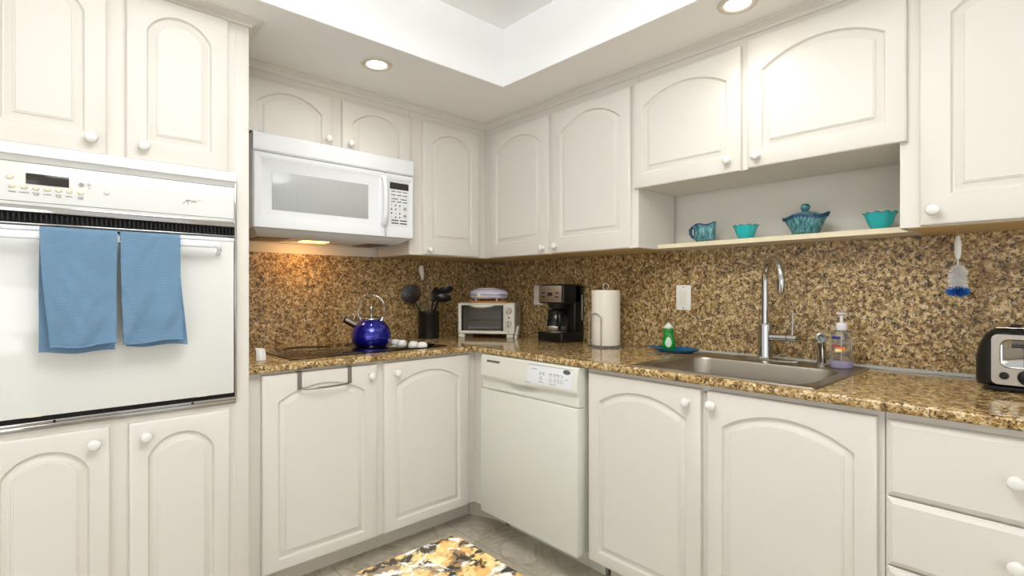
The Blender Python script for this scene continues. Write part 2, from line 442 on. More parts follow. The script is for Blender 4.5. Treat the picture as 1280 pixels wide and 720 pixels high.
# ------------------------------------------------------------------ base cabinet under the cooktop
BD = .61
T = thing('base_cabinet', 'white two-door base cabinet under the black cooktop', 'cabinet', 'A', (-1.13, .3, 0))
obj('carcass', wbox(-1.668, -.004, .004, BD, .115, .884), M_CAB, T)
obj('toe_kick', wbox(-1.668, -.54, .477, .497, 0, .115), M_TOE, T)
door(T, -1.615, -1.144, .119, .874, BD+.0005, (.058, .043, .824, .056), (-1.177, .828))
door(T, -1.110, -.640, .119, .874, BD+.0005, (.058, .043, .824, .056), (-1.052, .826))

# corner filler and its slanted toe piece
T = thing('corner_filler', 'narrow white filler panel in the inside corner left of the dishwasher', 'cabinet filler', 'B', (.67, .3, 0))
obj('panel', wbox(.612, .728, .02, .59, .115, .884), M_CAB, T)
bm = prism([(.50, -.541), (.652, -.48), (.722, -.478), (.722, -.46), (.65, -.462), (.505, -.525)], 'z', 0, .114)
obj('toe_kick', bm, M_TOE, T)

# ------------------------------------------------------------------ sink base cabinet
SD = .59
T = thing('base_cabinet', 'white two-door base cabinet under the stainless sink', 'cabinet', 'B', (1.85, .3, 0))
bm = new()
wbox(1.356, 1.372, .004, SD-.02, .115, .884, bm=bm); wbox(2.328, 2.344, .004, SD-.02, .115, .884, bm=bm)
wbox(1.372, 2.328, .004, SD-.02, .115, .135, bm=bm); wbox(1.372, 2.328, .004, .012, .135, .70, bm=bm)
obj('carcass', bm, M_CAB, T)
bm = new()
wbox(1.356, 1.376, SD-.02, SD, .115, .884, bm=bm); wbox(1.838, 1.870, SD-.02, SD, .14, .86, bm=bm); wbox(2.322, 2.344, SD-.02, SD, .115, .884, bm=bm)
wbox(1.376, 2.322, SD-.02, SD, .855, .884, bm=bm); wbox(1.376, 2.322, SD-.02, SD, .115, .145, bm=bm)
obj('face_frame', bm, M_CAB, T)
obj('toe_kick', wbox(1.376, 2.344, .45, .47, 0, .113), M_TOE, T)
door(T, 1.369, 1.843, .119, .867, SD, (.050, .047, .817, .058), (1.797, .82))
door(T, 1.865, 2.330, .119, .867, SD, (.050, .047, .817, .058), (1.886, .824))

# ------------------------------------------------------------------ drawer base
T = thing('drawer_cabinet', 'white drawer base cabinet at the far right under the toaster', 'cabinet', 'B', (2.6, .3, 0))
obj('carcass', wbox(2.346, 2.86, .004, SD, .115, .884), M_CAB, T)
obj('toe_kick', wbox(2.346, 2.86, .45, .47, 0, .115), M_TOE, T)
for z0, z1 in ((.670, .864), (.491, .664), (.309, .485), (.119, .303)):
    bm = new()
    u0, u1 = 2.351, 2.83
    R = []
    for i, dd in ((0, SD), (0, SD+.010), (.003, SD+.0125), (.0035, SD+.0145), (.010, SD+.0185), (.0135, SD+.0205)):
        R.append([(u0+i, -dd, z0+i), (u1-i, -dd, z0+i), (u1-i, -dd, z1-i), (u0+i, -dd, z1-i)])
    grid(bm, R, True, True, True)
    dr = obj('drawer', bm, M_CAB, T, 25)
    obj('knob', knob_bm(2.59, SD+.0205, (z0+z1)/2+.003), M_KNOB, dr, 60)

# ------------------------------------------------------------------ wall cabinets
UA, UB = .34, .299
def underside(T, u0, u1, d1):
    obj('underside_panel', wbox(u0, u1, .006, d1, 1.3815, 1.3838), M_WOOD, T, label='raw wood underside')
T = thing('wall_cabinet', 'short white wall cabinet with two arched doors above the microwave', 'cabinet', 'A', (-1.23, .17, 1.862))
obj('carcass', wbox(-1.672, -.814, .002, UA, 1.8575, CEILZ-.002), M_CAB, T)
door(T, -1.608, -1.229, 1.8585, 2.097, UA+.0005, (.05, -.03, 2.058, .060), (-1.254, 1.893))
door(T, -1.181, -.814, 1.8585, 2.097, UA+.0005, (.05, -.04, 2.058, .060), (-1.145, 1.892))
T = thing('wall_cabinet', 'single-door white wall cabinet right of the microwave in the corner', 'cabinet', 'A', (-.55, .17, 1.384))
obj('carcass', wbox(-.812, -.002, .002, UA, 1.384, CEILZ-.002), M_CAB, T)
underside(T, -.79, -.02, .32)
door(T, -.739, -.357, 1.386, 2.098, UA+.0005, (.055, .075, 2.047, .066), (-.705, 1.411))
T = thing('wall_cabinet', 'two-door white wall cabinet above the toaster oven and coffee maker', 'cabinet', 'B', (.87, .15, 1.384))
obj('carcass', wbox(UA+.002, 1.397, .002, UB, 1.384, CEILZ-.002), M_CAB, T)
underside(T, UA+.01, 1.38, .285)
door(T, .406, .871, 1.382, 2.094, UB+.0005, (.055, .078, 2.040, .068), (.836, 1.413))
door(T, .899, 1.365, 1.382, 2.094, UB+.0005, (.055, .078, 2.050, .072), (.925, 1.419))
T = thing('wall_cabinet', 'short white wall cabinet with two wide doors above the open shelf', 'cabinet', 'B', (1.86, .15, 1.64))
obj('carcass', wbox(1.399, 2.320, .002, UB, 1.642, CEILZ-.002), M_CAB, T)
door(T, 1.382, 1.849, 1.638, 2.10, UB+.0005, (.052, .062, 2.043, .058), (1.804, 1.682))
door(T, 1.872, 2.341, 1.642, 2.112, UB+.0005, (.052, .062, 2.047, .058), (1.909, 1.680))
T = thing('wall_cabinet', 'tall white wall cabinet at the far right with the brush hanging below', 'cabinet', 'B', (2.6, .15, 1.384))
obj('carcass', wbox(2.322, 2.87, .002, UB, 1.384, CEILZ-.002), M_CAB, T)
underside(T, 2.34, 2.86, .285)
door(T, 2.371, 2.84, 1.386, 2.112, UB+.0005, (.07, .085, 2.05, .066), (2.405, 1.427))
# continuous crown along both runs of wall cabinets
pa = crown_prof(UA, 2.1326, CEILZ-.001, .034)
bm = new()
grid(bm, [[(-1.672, -d, z) for d, z in pa], [(-(d-UA+UB), -d, z) for d, z in pa], [(-(d-UA+UB), -2.87, z) for d, z in pa]], True, True, True)
o = obj('crown_molding', bm, M_CAB, None, 25); tag(o, 'white crown molding along the top of the corner wall cabinets', 'molding')

# open display shelf
o = obj('wall_shelf', wbox(1.400, 2.3195, .002, .15, 1.3855, 1.404), M_SHELF); o.rotation_euler = (0, 0, -PI/2)
tag(o, 'thin cream shelf board carrying the blue and turquoise dishes', 'shelf')

# ------------------------------------------------------------------ granite
def slab(xs, ys, inside, z0, z1, bev, edge_test):
    bm = new(); V = {}
    def v(i, j):
        if (i, j) not in V: V[i, j] = bm.verts.new((xs[i], ys[j], z1))
        return V[i, j]
    for i in range(len(xs)-1):
        for j in range(len(ys)-1):
            if inside((xs[i]+xs[i+1])/2, (ys[j]+ys[j+1])/2):
                bm.faces.new((v(i, j), v(i+1, j), v(i+1, j+1), v(i, j+1)))
    ext = bmesh.ops.extrude_face_region(bm, geom=bm.faces[:])
    bmesh.ops.translate(bm, vec=(0, 0, z0-z1), verts=[g for g in ext['geom'] if isinstance(g, bmesh.types.BMVert)])
    bmesh.ops.recalc_face_normals(bm, faces=bm.faces)
    if bev:
        es = [e for e in bm.edges if e.is_manifold and abs(e.verts[0].co.z-e.verts[1].co.z) < 1e-6 and e.calc_face_angle(0) > 1 and edge_test(*((e.verts[0].co+e.verts[1].co)/2))]
        bmesh.ops.bevel(bm, geom=es, offset=bev, segments=4, affect='EDGES', profile=.5)
    return bm
CA, CB = .646, .632
SX0, SX1, SY0, SY1 = -.575, -.06, -2.165, -1.575
xs = [-1.671, -CB, SX0, SX1, 0]; ys = [-2.9, SY0, SY1, -CA, 0]
def ins(x, y):
    if x < -CB and y < -CA: return False
    if SX0 < x < SX1 and SY0 < y < SY1: return False
    return True
o = obj('countertop', slab(xs, ys, ins, .886, .914, .009, lambda x, y, z: (abs(y+CA) < .02 and x < -CB+.01) or (abs(x+CB) < .02 and y < -CA+.01)), M_COUNTER, None, 40)
tag(o, 'polished brown speckled granite worktop running around the corner', 'countertop')
o = obj('backsplash', wbox(-1.671, .0, -.0199, 0, .9145, 1.383), M_SPLASH); tag(o, 'brown granite backsplash behind the cooktop and kettle', 'backsplash')
o = obj('backsplash', box(new(), 0, .0199, -2.9, 0, .9145, 1.383), M_SPLASH); tag(o, 'brown granite backsplash behind the sink faucet and coffee maker', 'backsplash')
o = obj('backsplash', wbox(-1.671, -1.651, .001, .60, .9145, 1.40), M_SPLASH); tag(o, 'narrow granite side splash against the oven cabinet', 'backsplash')
o = obj('caulk_bead', prism([(0, .9142), (-.008, .9142), (-.0085, .918), (-.004, .924), (0, .925)], 'y', -2.88, -1.5), M_CAULK); tag(o, 'grey caulk bead where worktop meets the sink backsplash', 'caulk')

# island in the foreground
T = thing('kitchen_island', 'island with yellow and black granite top, its corner in the foreground', 'island', None, (-2.3, -2.75, 0))
ORG[T] = Vector((-2.3, -2.75, 0))
bm = prism([(x, y) for x, y in rrect(-2.75, -1.86, -3.35, -2.19, .012, 4)], 'z', .884, .914)
es = [e for e in bm.edges if e.is_manifold and e.calc_face_angle(0) > 1]
bmesh.ops.bevel(bm, geom=es, offset=.006, segments=3, affect='EDGES')
obj('granite_top', bm, M_ISLAND, T, 40)
obj('base', box(new(), -2.70, -1.93, -3.3, -2.26, .1, .883), M_CAB, T)
obj('toe_kick', box(new(), -2.65, -1.98, -3.25, -2.31, 0, .1), M_TOE, T)
for y0, y1 in ((-3.26, -2.80), (-2.76, -2.30)):
    b = door_bm(y0, y1, .13, .86, 1.93, .018, (.055, .05, .80, .055))
    bmesh.ops.transform(b, matrix=Matrix.Rotation(PI/2, 4, 'Z') @ Matrix.Scale(1, 4), verts=b.verts)
    # front faces +x : local (u,-d) -> (d - 2*1.93 ...)
    for v in b.verts: v.co.x = v.co.x-2*1.93
    obj('door', b, M_CAB, T, 28)

# ------------------------------------------------------------------ wall oven
T = thing('wall_oven', 'white built-in wall oven with chrome trim in the tall cabinet', 'oven', 'A', (-2.05, .34, .797))
OU0, OU1 = -2.376, -1.721
obj('oven_box', wbox(-2.365, -1.735, .04, .66, .80, 1.60), M_APPL, T)
obj('top_trim', wbox(OU0, OU1, OD+.0005, .708, 1.574, 1.606, .003), M_APPL, T)
bm = new()
R = [[(OU0+.004, -.690, 1.437), (OU1-.004, -.690, 1.437)], [(OU0+.004, -.6915, 1.447), (OU1-.004, -.6915, 1.447)], [(OU0+.004, -.6915, 1.556), (OU1-.004, -.6915, 1.556)], [(OU0+.004, -.6905, 1.558), (OU1-.004, -.6905, 1.558)], [(OU0+.004, -.700, 1.574), (OU1-.004, -.700, 1.574)]]
wbox(OU0+.004, OU1-.004, .661, .690, 1.437, 1.574, bm=bm); grid(bm, R)
cp = obj('control_panel', bm, M_GLASSW, T)
bm = new()
for z in (1.4455, 1.556): wbox(OU0+.006, OU1-.006, .6918, .6924, z, z+.0012, bm=bm)
obj('pinstripe', bm, M_INK, cp)
obj('display', wbox(-2.255, -2.163, .6912, .6935, 1.497, 1.527, .001), M_DISP, cp)
disc = lambda u, d, z, r, h: lathe([(r, 0), (r, h*.6), (r*.85, h), (0.001, h*1.02)], 18, M=Matrix.Translation((u, -d, z)) @ Matrix.Rotation(PI/2, 4, 'X'))
def oval(u, d, z, r, h, s=.72):
    b = disc(0, 0, 0, r, h)
    bmesh.ops.transform(b, matrix=Matrix.Translation((u, -d, z)) @ Matrix.Diagonal((1, 1, s, 1)), verts=b.verts)
    return b
for u, z in ((-2.287, 1.511), (-2.283, 1.487), (-2.258, 1.4865), (-2.234, 1.486), (-2.21, 1.486), (-2.186, 1.486), (-2.162, 1.4855), (-2.137, 1.485)):
    obj('button', oval(u, .6912, z, .0075, .004), M_BUT, cp, 60)
obj('button', disc(-2.135, .6912, 1.510, .006, .006), M_CHROME, cp, 60, label='small silver button')
obj('button', disc(-2.076, .6912, 1.4945, .007, .007), M_KNOB, cp, 60)
for u, w in ((-2.283, 'TIMER'), (-2.258, 'CLOCK'), (-2.21, 'CLEAN'), (-2.162, 'BROIL')): word(cp, w, .0058, u, .6921, 1.471)
for u, a, b_ in ((-2.234, 'COOK', 'TIME'), (-2.186, 'STOP', 'TIME'), (-2.137, 'BAKE', 'TEMP')):
    word(cp, a, .0056, u, .6921, 1.472); word(cp, b_, .0056, u, .6921, 1.4665)
for w, z in (('I', 1.520), ('SET', 1.511), ('0', 1.502)): word(cp, w, .006, -2.117, .6921, z)
# script signature on the right of the panel
bm = new(); u0 = -1.879; zc = 1.490
sg = [(0, -.009), (.006, .000), (.010, .004), (.008, -.002), (.012, .003), (.015, .004), (.018, .002), (.0135, -.010)]
tube([(u0+a, -.6925, zc+b) for a, b in sg], .0007, 5, bm)
tube([(u0+a, -.6925, zc+b) for a, b in [(.010, .0055), (.017, .006), (.024, .007)]], .0009, 5, bm)
tube([(u0+a, -.6925, zc+b) for a, b in [(.024, .004), (.0245, -.001), (.029, .004), (.032, .007), (.030, .002), (.034, .005), (.0375, .000), (.040, .007)]], .0008, 5, bm)
tube([(u0+a, -.6925, zc+b) for a, b in [(.043, .0085), (.054, .0095)]], .0004, 5, bm)
obj('script_logo', bm, M_INK, cp)
obj('chrome_strip', wbox(OU0, OU1, .661, .694, 1.417, 1.4365, .002), M_CHROME, T)
gr = obj('vent_grille', wbox(OU0, OU1, .655, .676, 1.388, 1.4165), M_DARK, T)
bm = new(); n = 58
for i in range(n):
    u = OU0+.006+i*(OU1-OU0-.012)/(n-1); wbox(u-.0018, u+.0018, .676, .688, 1.392, 1.413, bm=bm)
obj('slat', bm, M_BLACK, gr)['kind'] = 'stuff'
bm = new(); wbox(OU0, OU1, .661, .694, 1.383, 1.3875, .001, bm=bm)
obj('lower_strip', bm, M_CHROME, T)
dr = obj('oven_door', wbox(OU0+.002, OU1-.006, .664, .700, .838, 1.374, .003), M_GLASSW, T)
obj('top_rail', wbox(OU0+.002, OU1-.006, .664, .7025, 1.366, 1.3785, .002), M_APPL, dr)
obj('vent_slot', wbox(-2.14, -1.95, .690, .7034, 1.3695, 1.3775), M_DARK, dr)
bm = new()
hz = 1.349; hd = .748
box(bm, -2.318, -1.80, -hd-.008, -hd+.008, hz-.011, hz+.011, .005, 3)
for s, ue in ((-1, -2.318), (1, -1.80)):
    P = bez((ue-s*.006, -hd, hz), (ue+s*.020, -hd, hz), (ue+s*.024, -hd+.008, hz-.012), (ue+s*.022, -.7005, hz-.026), 8)
    tube(P, [.0105]*5+[.0095]*4, 10, bm, flat=.75)
obj('handle', bm, M_APPL, dr)
bt = obj('bottom_trim', wbox(OU0-.004, OU1+.003, OD+.0005, .694, .800, .8145, .003), M_CHROME, T)
wb = wbox(OU0-.004, OU1+.003, OD+.0005, .700, .8150, .8255, .003); obj('lower_bar', wb, M_CHROME, T)
obj('shadow_gap', wbox(OU0, OU1, .664, .690, .8258, .8375), M_DARK, T)
for u in (-2.195, -1.852): obj('screw', disc(u, .700, .820, .004, .0015), M_DARK, bt)
for u in (-2.235, -1.825): obj('hinge_tab', wbox(u-.014, u+.014, .7001, .702, .8385, .8415), M_BUT, dr)
sd = new(); wbox(OU1-.0035, OU1+.0035, OD+.0005, .697, .8265, 1.573, .001, bm=sd)
obj('side_trim', sd, M_CHROME, T)

# ------------------------------------------------------------------ towels on the oven handle
def towel(label, u0, u1, zt, zb, back_dz, fl, fr, bl, br, seedv, tilt):
    rnd = random.Random(seedv)
    T = thing('dish_towel', label, 'towel', 'A', ((u0+u1)/2, hd, zt), group='blue towels on the oven handle')
    ph = [rnd.uniform(0, 6.28) for _ in range(6)]
    def sheet(a0, a1, zlow, dfront, el, er, skew, nz=40, nu=32, wav=1):
        rows = []
        for j in range(nz+1):
            t = j/nz; row = []
            for i in range(nu+1):
                s = i/nu
                z = zt+(zlow-zt)*t + skew*(s-.5)*t + .0035*math.sin(s*7+ph[0])*t*t
                u = a0+(a1-a0)*s + (el*(1-s)+er*s)*t**1.3 + .002*math.sin(t*5+ph[1])*t
                w = .0045*math.sin(s*9+ph[2]+2.2*t)*t+.004*math.sin(s*4.2-t*6+ph[3])*(.3+t)+.0032*math.sin((s+t)*12+ph[4])*t*(1-s*.5)+.0014*math.sin(23*(t-.45*s)+ph[5]+3*math.sin(5*s+ph[0]))*min(1, 3*t)+.0010*math.sin(31*(s*.7+t*.6)+ph[3]+2*math.sin(7*t))
                row.append((u, -(dfront+wav*w+.006*t), z))
            rows.append(row)
        return rows
    f = sheet(u0, u1, zb, hd+.0165, fl, fr, tilt)
    # over the bar and down behind it
    back = sheet(u0, u1, zb-back_dz, hd-.0165, bl, br, -tilt*.6, wav=.35)
    for r in back:
        for k, p in enumerate(r): r[k] = (p[0], min(p[1], -.7085), p[2])
    top = []
    for k in range(1, 6):
        a = PI*k/6
        top.append([(f[0][i][0]*(1-k/6)+back[0][i][0]*k/6, -(hd+.0165*math.cos(a)), zt+.0035+.009*math.sin(a)) for i in range(len(f[0]))])
    rows = f[::-1]+top+back
    bm = new(); grid(bm, rows)
    bmesh.ops.recalc_face_normals(bm, faces=bm.faces)
    bmesh.ops.solidify(bm, geom=bm.faces[:], thickness=.0035)
    obj('cloth', bm, M_TOWEL, T, 70)
    # rolled hem with stitches
    bm = new()
    tube([(p[0], p[1]-.0022, p[2]+.002) for p in f[-1]], .0032, 8, bm)
    obj('hem', bm, M_TOWEL, T, 70)
towel('blue terry towel on the oven handle, the wider left one', -2.226, -2.056, 1.362, 1.036, .018, .020, -.006, -.004, -.006, 3, .006)
towel('blue terry towel on the oven handle, the narrower right one', -2.049, -1.897, 1.362, 1.038, .014, .006, .004, .014, .022, 11, .006)

# ------------------------------------------------------------------ microwave
T = thing('microwave', 'white over-the-range microwave with grey window above the cooktop', 'microwave', 'A', (-1.2, .2, 1.43))
MU0, MU1 = -1.583, -.822
obj('housing', wbox(MU0, MU1, .003, .372, 1.457, 1.857, .003), M_APPL, T)
bm = prism([(-.372, 1.780), (-.392, 1.780), (-.400, 1.786), (-.402, 1.845), (-.398, 1.855), (-.372, 1.857)], 'x', MU0, MU1)
obj('top_grille', bm, M_APPL, T)
def framed(u0, u1, z0, z1, d0, d1, hole, through=False):
    a0, a1, b0, b1 = hole
    bm = new()
    R = [rrect(u0, u1, z0, z1, .006), rrect(u0, u1, z0, z1, .006), rrect(u0+.005, u1-.005, z0+.004, z1-.004, .005), rrect(a0-.006, a1+.006, b0-.006, b1+.006, .008), rrect(a0, a1, b0, b1, .006)]
    D = [d0, d1-.006, d1, d1, d1-.005]
    if through: R += [R[-1], R[0]]; D += [d0, d0]
    grid(bm, [[(x, -d, z) for x, z in r] for r, d in zip(R, D)], True, not through, not through)
    if through: bmesh.ops.remove_doubles(bm, verts=bm.verts, dist=1e-6)
    return bm
md = obj('door', framed(MU0, -.980, 1.457, 1.7755, .373, .402, (-1.553, -1.017, 1.510, 1.745)), M_APPL, T, 40)
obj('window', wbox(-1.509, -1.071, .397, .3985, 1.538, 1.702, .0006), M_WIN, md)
bm = new()
P = [(-.996, -.4015, 1.746), (-.996, -.420, 1.744), (-.996, -.4285, 1.70), (-.996, -.431, 1.634), (-.996, -.4285, 1.56), (-.996, -.420, 1.522), (-.996, -.4015, 1.518)]
tube(P, [.013, .014, .0135, .0125, .0135, .014, .013], 12, bm, flat=.8)
obj('handle', bm, M_APPL, md, 60)
cp = obj('control_panel', framed(-.978, MU1, 1.457, 1.7755, .373, .402, (-.962, -.846, 1.515, 1.738)), M_APPL, T, 40)
obj('keypad_plate', wbox(-.961, -.847, .397, .3985, 1.516, 1.737), M_APPL, cp)
obj('display', wbox(-.957, -.851, .3988, .4005, 1.700, 1.733, .001), M_DISP, cp)
for r, (z, nn) in enumerate(((1.689, 3), (1.671, 3), (1.652, 2), (1.638, 3))):
    for k in range(nn):
        w = .1/nn; u = -.954+w*(k+.5)
        obj('button', wbox(u-w*.36, u+w*.36, .3984, .3996, z-.0022, z+.0022, .0005, 1), M_INK, cp)
for r in range(4):
    for k in range(3):
        u = -.947+k*.023; z = 1.619-r*.0195
        obj('button', lathe([(.0042, 0), (.0042, .0012), (.001, .0014)], 12, M=Matrix.Translation((u, -.3984, z)) @ Matrix.Rotation(PI/2, 4, 'X')), M_INK if (r+k) % 3 else M_BUTG, cp)
for z, m_ in ((1.606, M_BUTG), (1.570, M_BUTG)):
    b = obj('button', oval(-.872, .3984, z, .0115, .003, .9), m_, cp, label='round grey button')
    obj('button_mark', oval(-.872, .4013, z, .005, .0006, .6), M_RED if z < 1.59 else M_INK, b)
for r in range(2):
    for k in range(2):
        u = -.928+k*.048; z = 1.545-r*.014
        obj('button', wbox(u-.02, u+.02, .3984, .3996, z-.003, z+.003, .0008, 1), M_INK, cp)
# lower hull with filters and lamp
hull = new()
R = [(MU0+.004, MU1-.004, .01, .392, 1.4565), (MU0+.012, MU1-.03, .012, .380, 1.449), (MU0+.03, MU1-.055, .02, .350, 1.430)]
grid(hull, [[(a, -d1, z), (b, -d1, z), (b, -d0, z), (a, -d0, z)] for a, b, d0, d1, z in R], True, True, True)
hl = obj('underside', hull, M_APPL, T)
for a, b in ((-1.535, -1.40), (-1.02, -.91)): obj('grease_filter', wbox(a, b, .10, .30, 1.4275, 1.4297), M_FILTER, hl)
obj('lamp_lens', wbox(-1.32, -1.20, .18, .25, 1.4265, 1.4298, .001), M_LAMPO, hl)
l = bpy.data.lights.new('hood_lamp', 'AREA'); l.shape = 'RECTANGLE'; l.size = .11; l.size_y = .05; l.energy = .85; l.color = (1, .52, .18)
o = bpy.data.objects.new('hood_lamp', l); COL.objects.link(o); o.location = (-1.26, -.17, 1.424); o.rotation_euler = (.6, 0, 0)

# ------------------------------------------------------------------ dishwasher
T = thing('dishwasher', 'white dishwasher between the corner filler and the sink cabinet', 'dishwasher', 'B', (1.04, .3, 0))
DU0, DU1 = .734, 1.346
obj('tub', wbox(DU0+.004, DU1-.004, .03, .60, .125, .878), M_DWASH, T)
dp = obj('door_panel', wbox(DU0, DU1, .601, .650, .127, .7215, .004), M_DWASH, T)
bm = new(); rows = []
nz, nu = 30, 48
for j in range(nz+1):
    z = .724+(.884-.724)*j/nz; row = []
    for i in range(nu+1):
        s = i/nu; u = DU0+(DU1-DU0)*s
        d = .657-.012*max(0, (z-.80)/.084)**2
        sag = math.exp(-((s-.46)/.17)**2)
        zt_ = .788-.002*s-.010*sag; zb_ = .752
        if z < zt_:
            f = (zt_-z)/(zt_-zb_)
            f = min(1, f*1.6) if f < 1 else 1
            d -= (.014+.034*sag*max(0, 1-abs((z-.765)/.025)))*f
        e = min(s, 1-s)*(DU1-DU0)
        if e < .006: d -= (.006-e)*.8
        if j in (0, nz): d -= .003
        row.append((u, -d, z))
    rows.append(row)
rows = [[(p[0], -.602, p[2]) for p in rows[0]]]+rows+[[(p[0], -.602, p[2]) for p in rows[-1]]]
grid(bm, rows)
for c in (0, nu): bm.faces.new([bm.verts.new(r[c]) for r in rows])
bmesh.ops.remove_doubles(bm, verts=bm.verts, dist=1e-5)
cp = obj('control_panel', bm, M_DWASH, T, 50)
def dpz(z): return .657-.012*max(0, (z-.80)/.084)**2
# vent slot on the left and control label on the right follow the face
vt = obj('vent_slot', wbox(.783, .876, .640, dpz(.86)+.0012, .853, .864, .001), M_SLOT, cp)
bm = new()
for i in range(9): wbox(.789+i*.0095, .7915+i*.0095, .640, dpz(.86)+.0022, .853, .864, bm=bm)
obj('louver', bm, M_INK, vt)
bm = new(); rows = []
for j in range(9):
    z = .796+(.874-.796)*j/8; k = j/8
    rows.append([(1.058+.016*k, -dpz(z)-.0012, z), (1.325, -dpz(z)-.0012, z)])
grid(bm, rows); bmesh.ops.recalc_face_normals(bm, faces=bm.faces); bmesh.ops.solidify(bm, geom=bm.faces[:], thickness=.001)
lp = obj('label_plate', bm, M_APPL, cp)
bm = new()
for a, b in (((1.058, .796), (1.074, .874)), ((1.074, .874), (1.325, .874)), ((1.058, .796), (1.085, .796))):
    tube([(a[0], -dpz(a[1])-.0013, a[1]), (b[0], -dpz(b[1])-.0013, b[1])], .0008, 5, bm)
obj('outline', bm, M_INK, lp)
bd = obj('badge', lathe([(.020, 0), (.019, .002), (.001, .0022)], 28, M=Matrix.Translation((1.293, -dpz(.862)-.0013, .862)) @ Matrix.Diagonal((1, 1, .5, 1)) @ Matrix.Rotation(PI/2, 4, 'X')), M_GREYTRIM, lp)
bm = new(); wtext(bm, 'Whirlpool', .0085, 1.293, dpz(.862)+.0037, .862, .3); obj('lettering', bm, M_INK, bd, 0)
zf = lambda z: dpz(z)+.0016
word(lp, 'QUIET WASH', .0055, 1.106, zf(.857), .857)
for u, w in ((1.148, 'HEAT'), (1.166, 'DRY'), (1.206, 'NORM'), (1.231, 'HEAVY'), (1.250, 'RINSE'), (1.270, 'ON')):
    word(lp, w, .006, u, zf(.845), .845); word(lp, w[:3], .0055, u, zf(.838), .838)
word(lp, 'OPTIONS', .0055, 1.152, zf(.805), .805); word(lp, 'SELECT CYCLE', .0055, 1.222, zf(.804), .804); word(lp, 'CANCEL', .0045, 1.296, zf(.832), .832)
for u in (1.150, 1.206, 1.231, 1.250, 1.270):
    bm = tube([(u+.0062*math.cos(a*PI/8), -zf(.821), .821+.0075*math.sin(a*PI/8)) for a in range(16)], .0006, 5, closed=True)
    obj('button', bm, M_INK, lp)
obj('toe_panel', wbox(DU0+.02, DU1+.008, .455, .478, 0, .124), M_DWASH, T)

# ------------------------------------------------------------------ sink
T = thing('sink', 'stainless steel drop-in single-bowl sink in the granite worktop', 'sink', None, (-.32, -1.87, .914))
ORG[T] = Vector((-.32, -1.87, .914))
RX0, RX1, RY0, RY1 = -.603, -.028, -2.186, -1.556
z = .914
loops = [(rrect(RX0, RX1, RY0, RY1, .012, 6), z+.0006), (rrect(RX0+.004, RX1-.004, RY0+.004, RY1-.004, .012, 6), z+.0048), (rrect(RX0+.012, RX1-.012, RY0+.012, RY1-.012, .012, 6), z+.0035)]
BX0, BX1, BY0, BY1 = -.568, -.178, -2.142, -1.600
for o_, r, zz in ((-.006, .075, z+.0035), (-.002, .072, z+.002), (.002, .068, z-.006), (.010, .062, z-.10), (.016, .058, z-.15), (.030, .05, z-.168), (.055, .04, z-.173)):
    loops.append((rrect(BX0+o_, BX1-o_, BY0+o_, BY1-o_, r, 6), zz))
bm = new()
grid(bm, [[(x, y, zz) for x, y in pts] for pts, zz in loops], True, False, True)
bmesh.ops.recalc_face_normals(bm, faces=bm.faces)
obj('bowl', bm, M_STEEL, T, 40)
dn = obj('drain', lathe([(.045, -.1725), (.045, -.1715), (.036, -.1705), (.033, -.1735), (.001, -.1735)], 28, c=(-.37, -1.87, .914)), M_CHROME, T)
lathe_prof = [(.017, 0), (.017, .012), (.006, .014), (.006, .022), (.001, .023)]
obj('strainer_knob', lathe(lathe_prof, 16, c=(-.37, -1.87, .7410)), M_CHROME, dn)

# faucet
FX, FY, FZ = -.078, -1.842, .9185
T = thing('faucet', 'tall chrome gooseneck faucet behind the sink bowl', 'faucet', None, (FX, FY, FZ))
obj('deck_plate', lathe([(.034, 0), (.034, .004), (.030, .007), (.001, .0075)], 32, sy=3.8, sx=.82), M_CHROME, T)
obj('body', lathe([(.027, .0072), (.026, .010), (.025, .016), (.025, .138), (.024, .143), (.013, .146)], 28), M_CHROME, T)
pts = [(0, 0, .145), (0, 0, .20), (0, 0, .26)]
dirx, diry = -.76, -.65; Rr = .082
for k in range(0, 15):
    a = PI*k/14*1.06
    h = Rr*(1-math.cos(a)); zz = .315+Rr*math.sin(a)
    pts.append((dirx*h, diry*h, zz))
e = pts[-1]; pts.append((dirx*(math.hypot(e[0], e[1])-.006), diry*(math.hypot(e[0], e[1])-.005), e[2]-.028))
sp = obj('spout', tube(pts, [.0125]*(len(pts)-3)+[.0128, .0138, .0142], 16), M_CHROME, T, 60)
obj('hub', tube([(0, -.02, .092), (0, -.118, .092)], .0145, 18), M_CHROME, T, 50)
bm = tube([(0, -.082, .092), (0, -.084, .092)], .0152, 18); obj('collar', bm, M_DARK, T, 50)
obj('lever', tube([(0, -.102, .100), (-.001, -.103, .14), (-.003, -.104, .19)], [.0052, .0046, .0042], 10), M_CHROME, T, 60)

# side sprayer
T = thing('side_sprayer', 'chrome side sprayer standing right of the faucet', 'sprayer', None, (-.085, -2.048, .9185))
obj('base', lathe([(.026, 0), (.026, .003), (.021, .008), (.018, .009)], 24), M_CHROME, T)
bm = new(); tube([(0, 0, .008), (0, 0, .03), (-.002, 0, .06), (-.005, .001, .085), (-.010, .002, .100)], [.0165, .0165, .0155, .0135, .0135], 18, bm)
obj('wand', bm, M_CHROME, T, 60)
nd = Vector((-.80, -.35, .05)).normalized()
M = Matrix.Translation(Vector((-.008, .002, .102))-nd*.010) @ nd.to_track_quat('Z', 'Y').to_matrix().to_4x4()
hd_ = obj('spray_head', lathe([(.012, -.004), (.0175, .004), (.0185, .018), (.0185, .026), (.016, .028), (.001, .028)], 24, M=M), M_CHROME, T, 50)
obj('spray_face', lathe([(.0155, .0281), (.0155, .0292), (.010, .0294), (.009, .0285), (.001, .0285)], 24, M=M), M_GREYTRIM, hd_, 50)

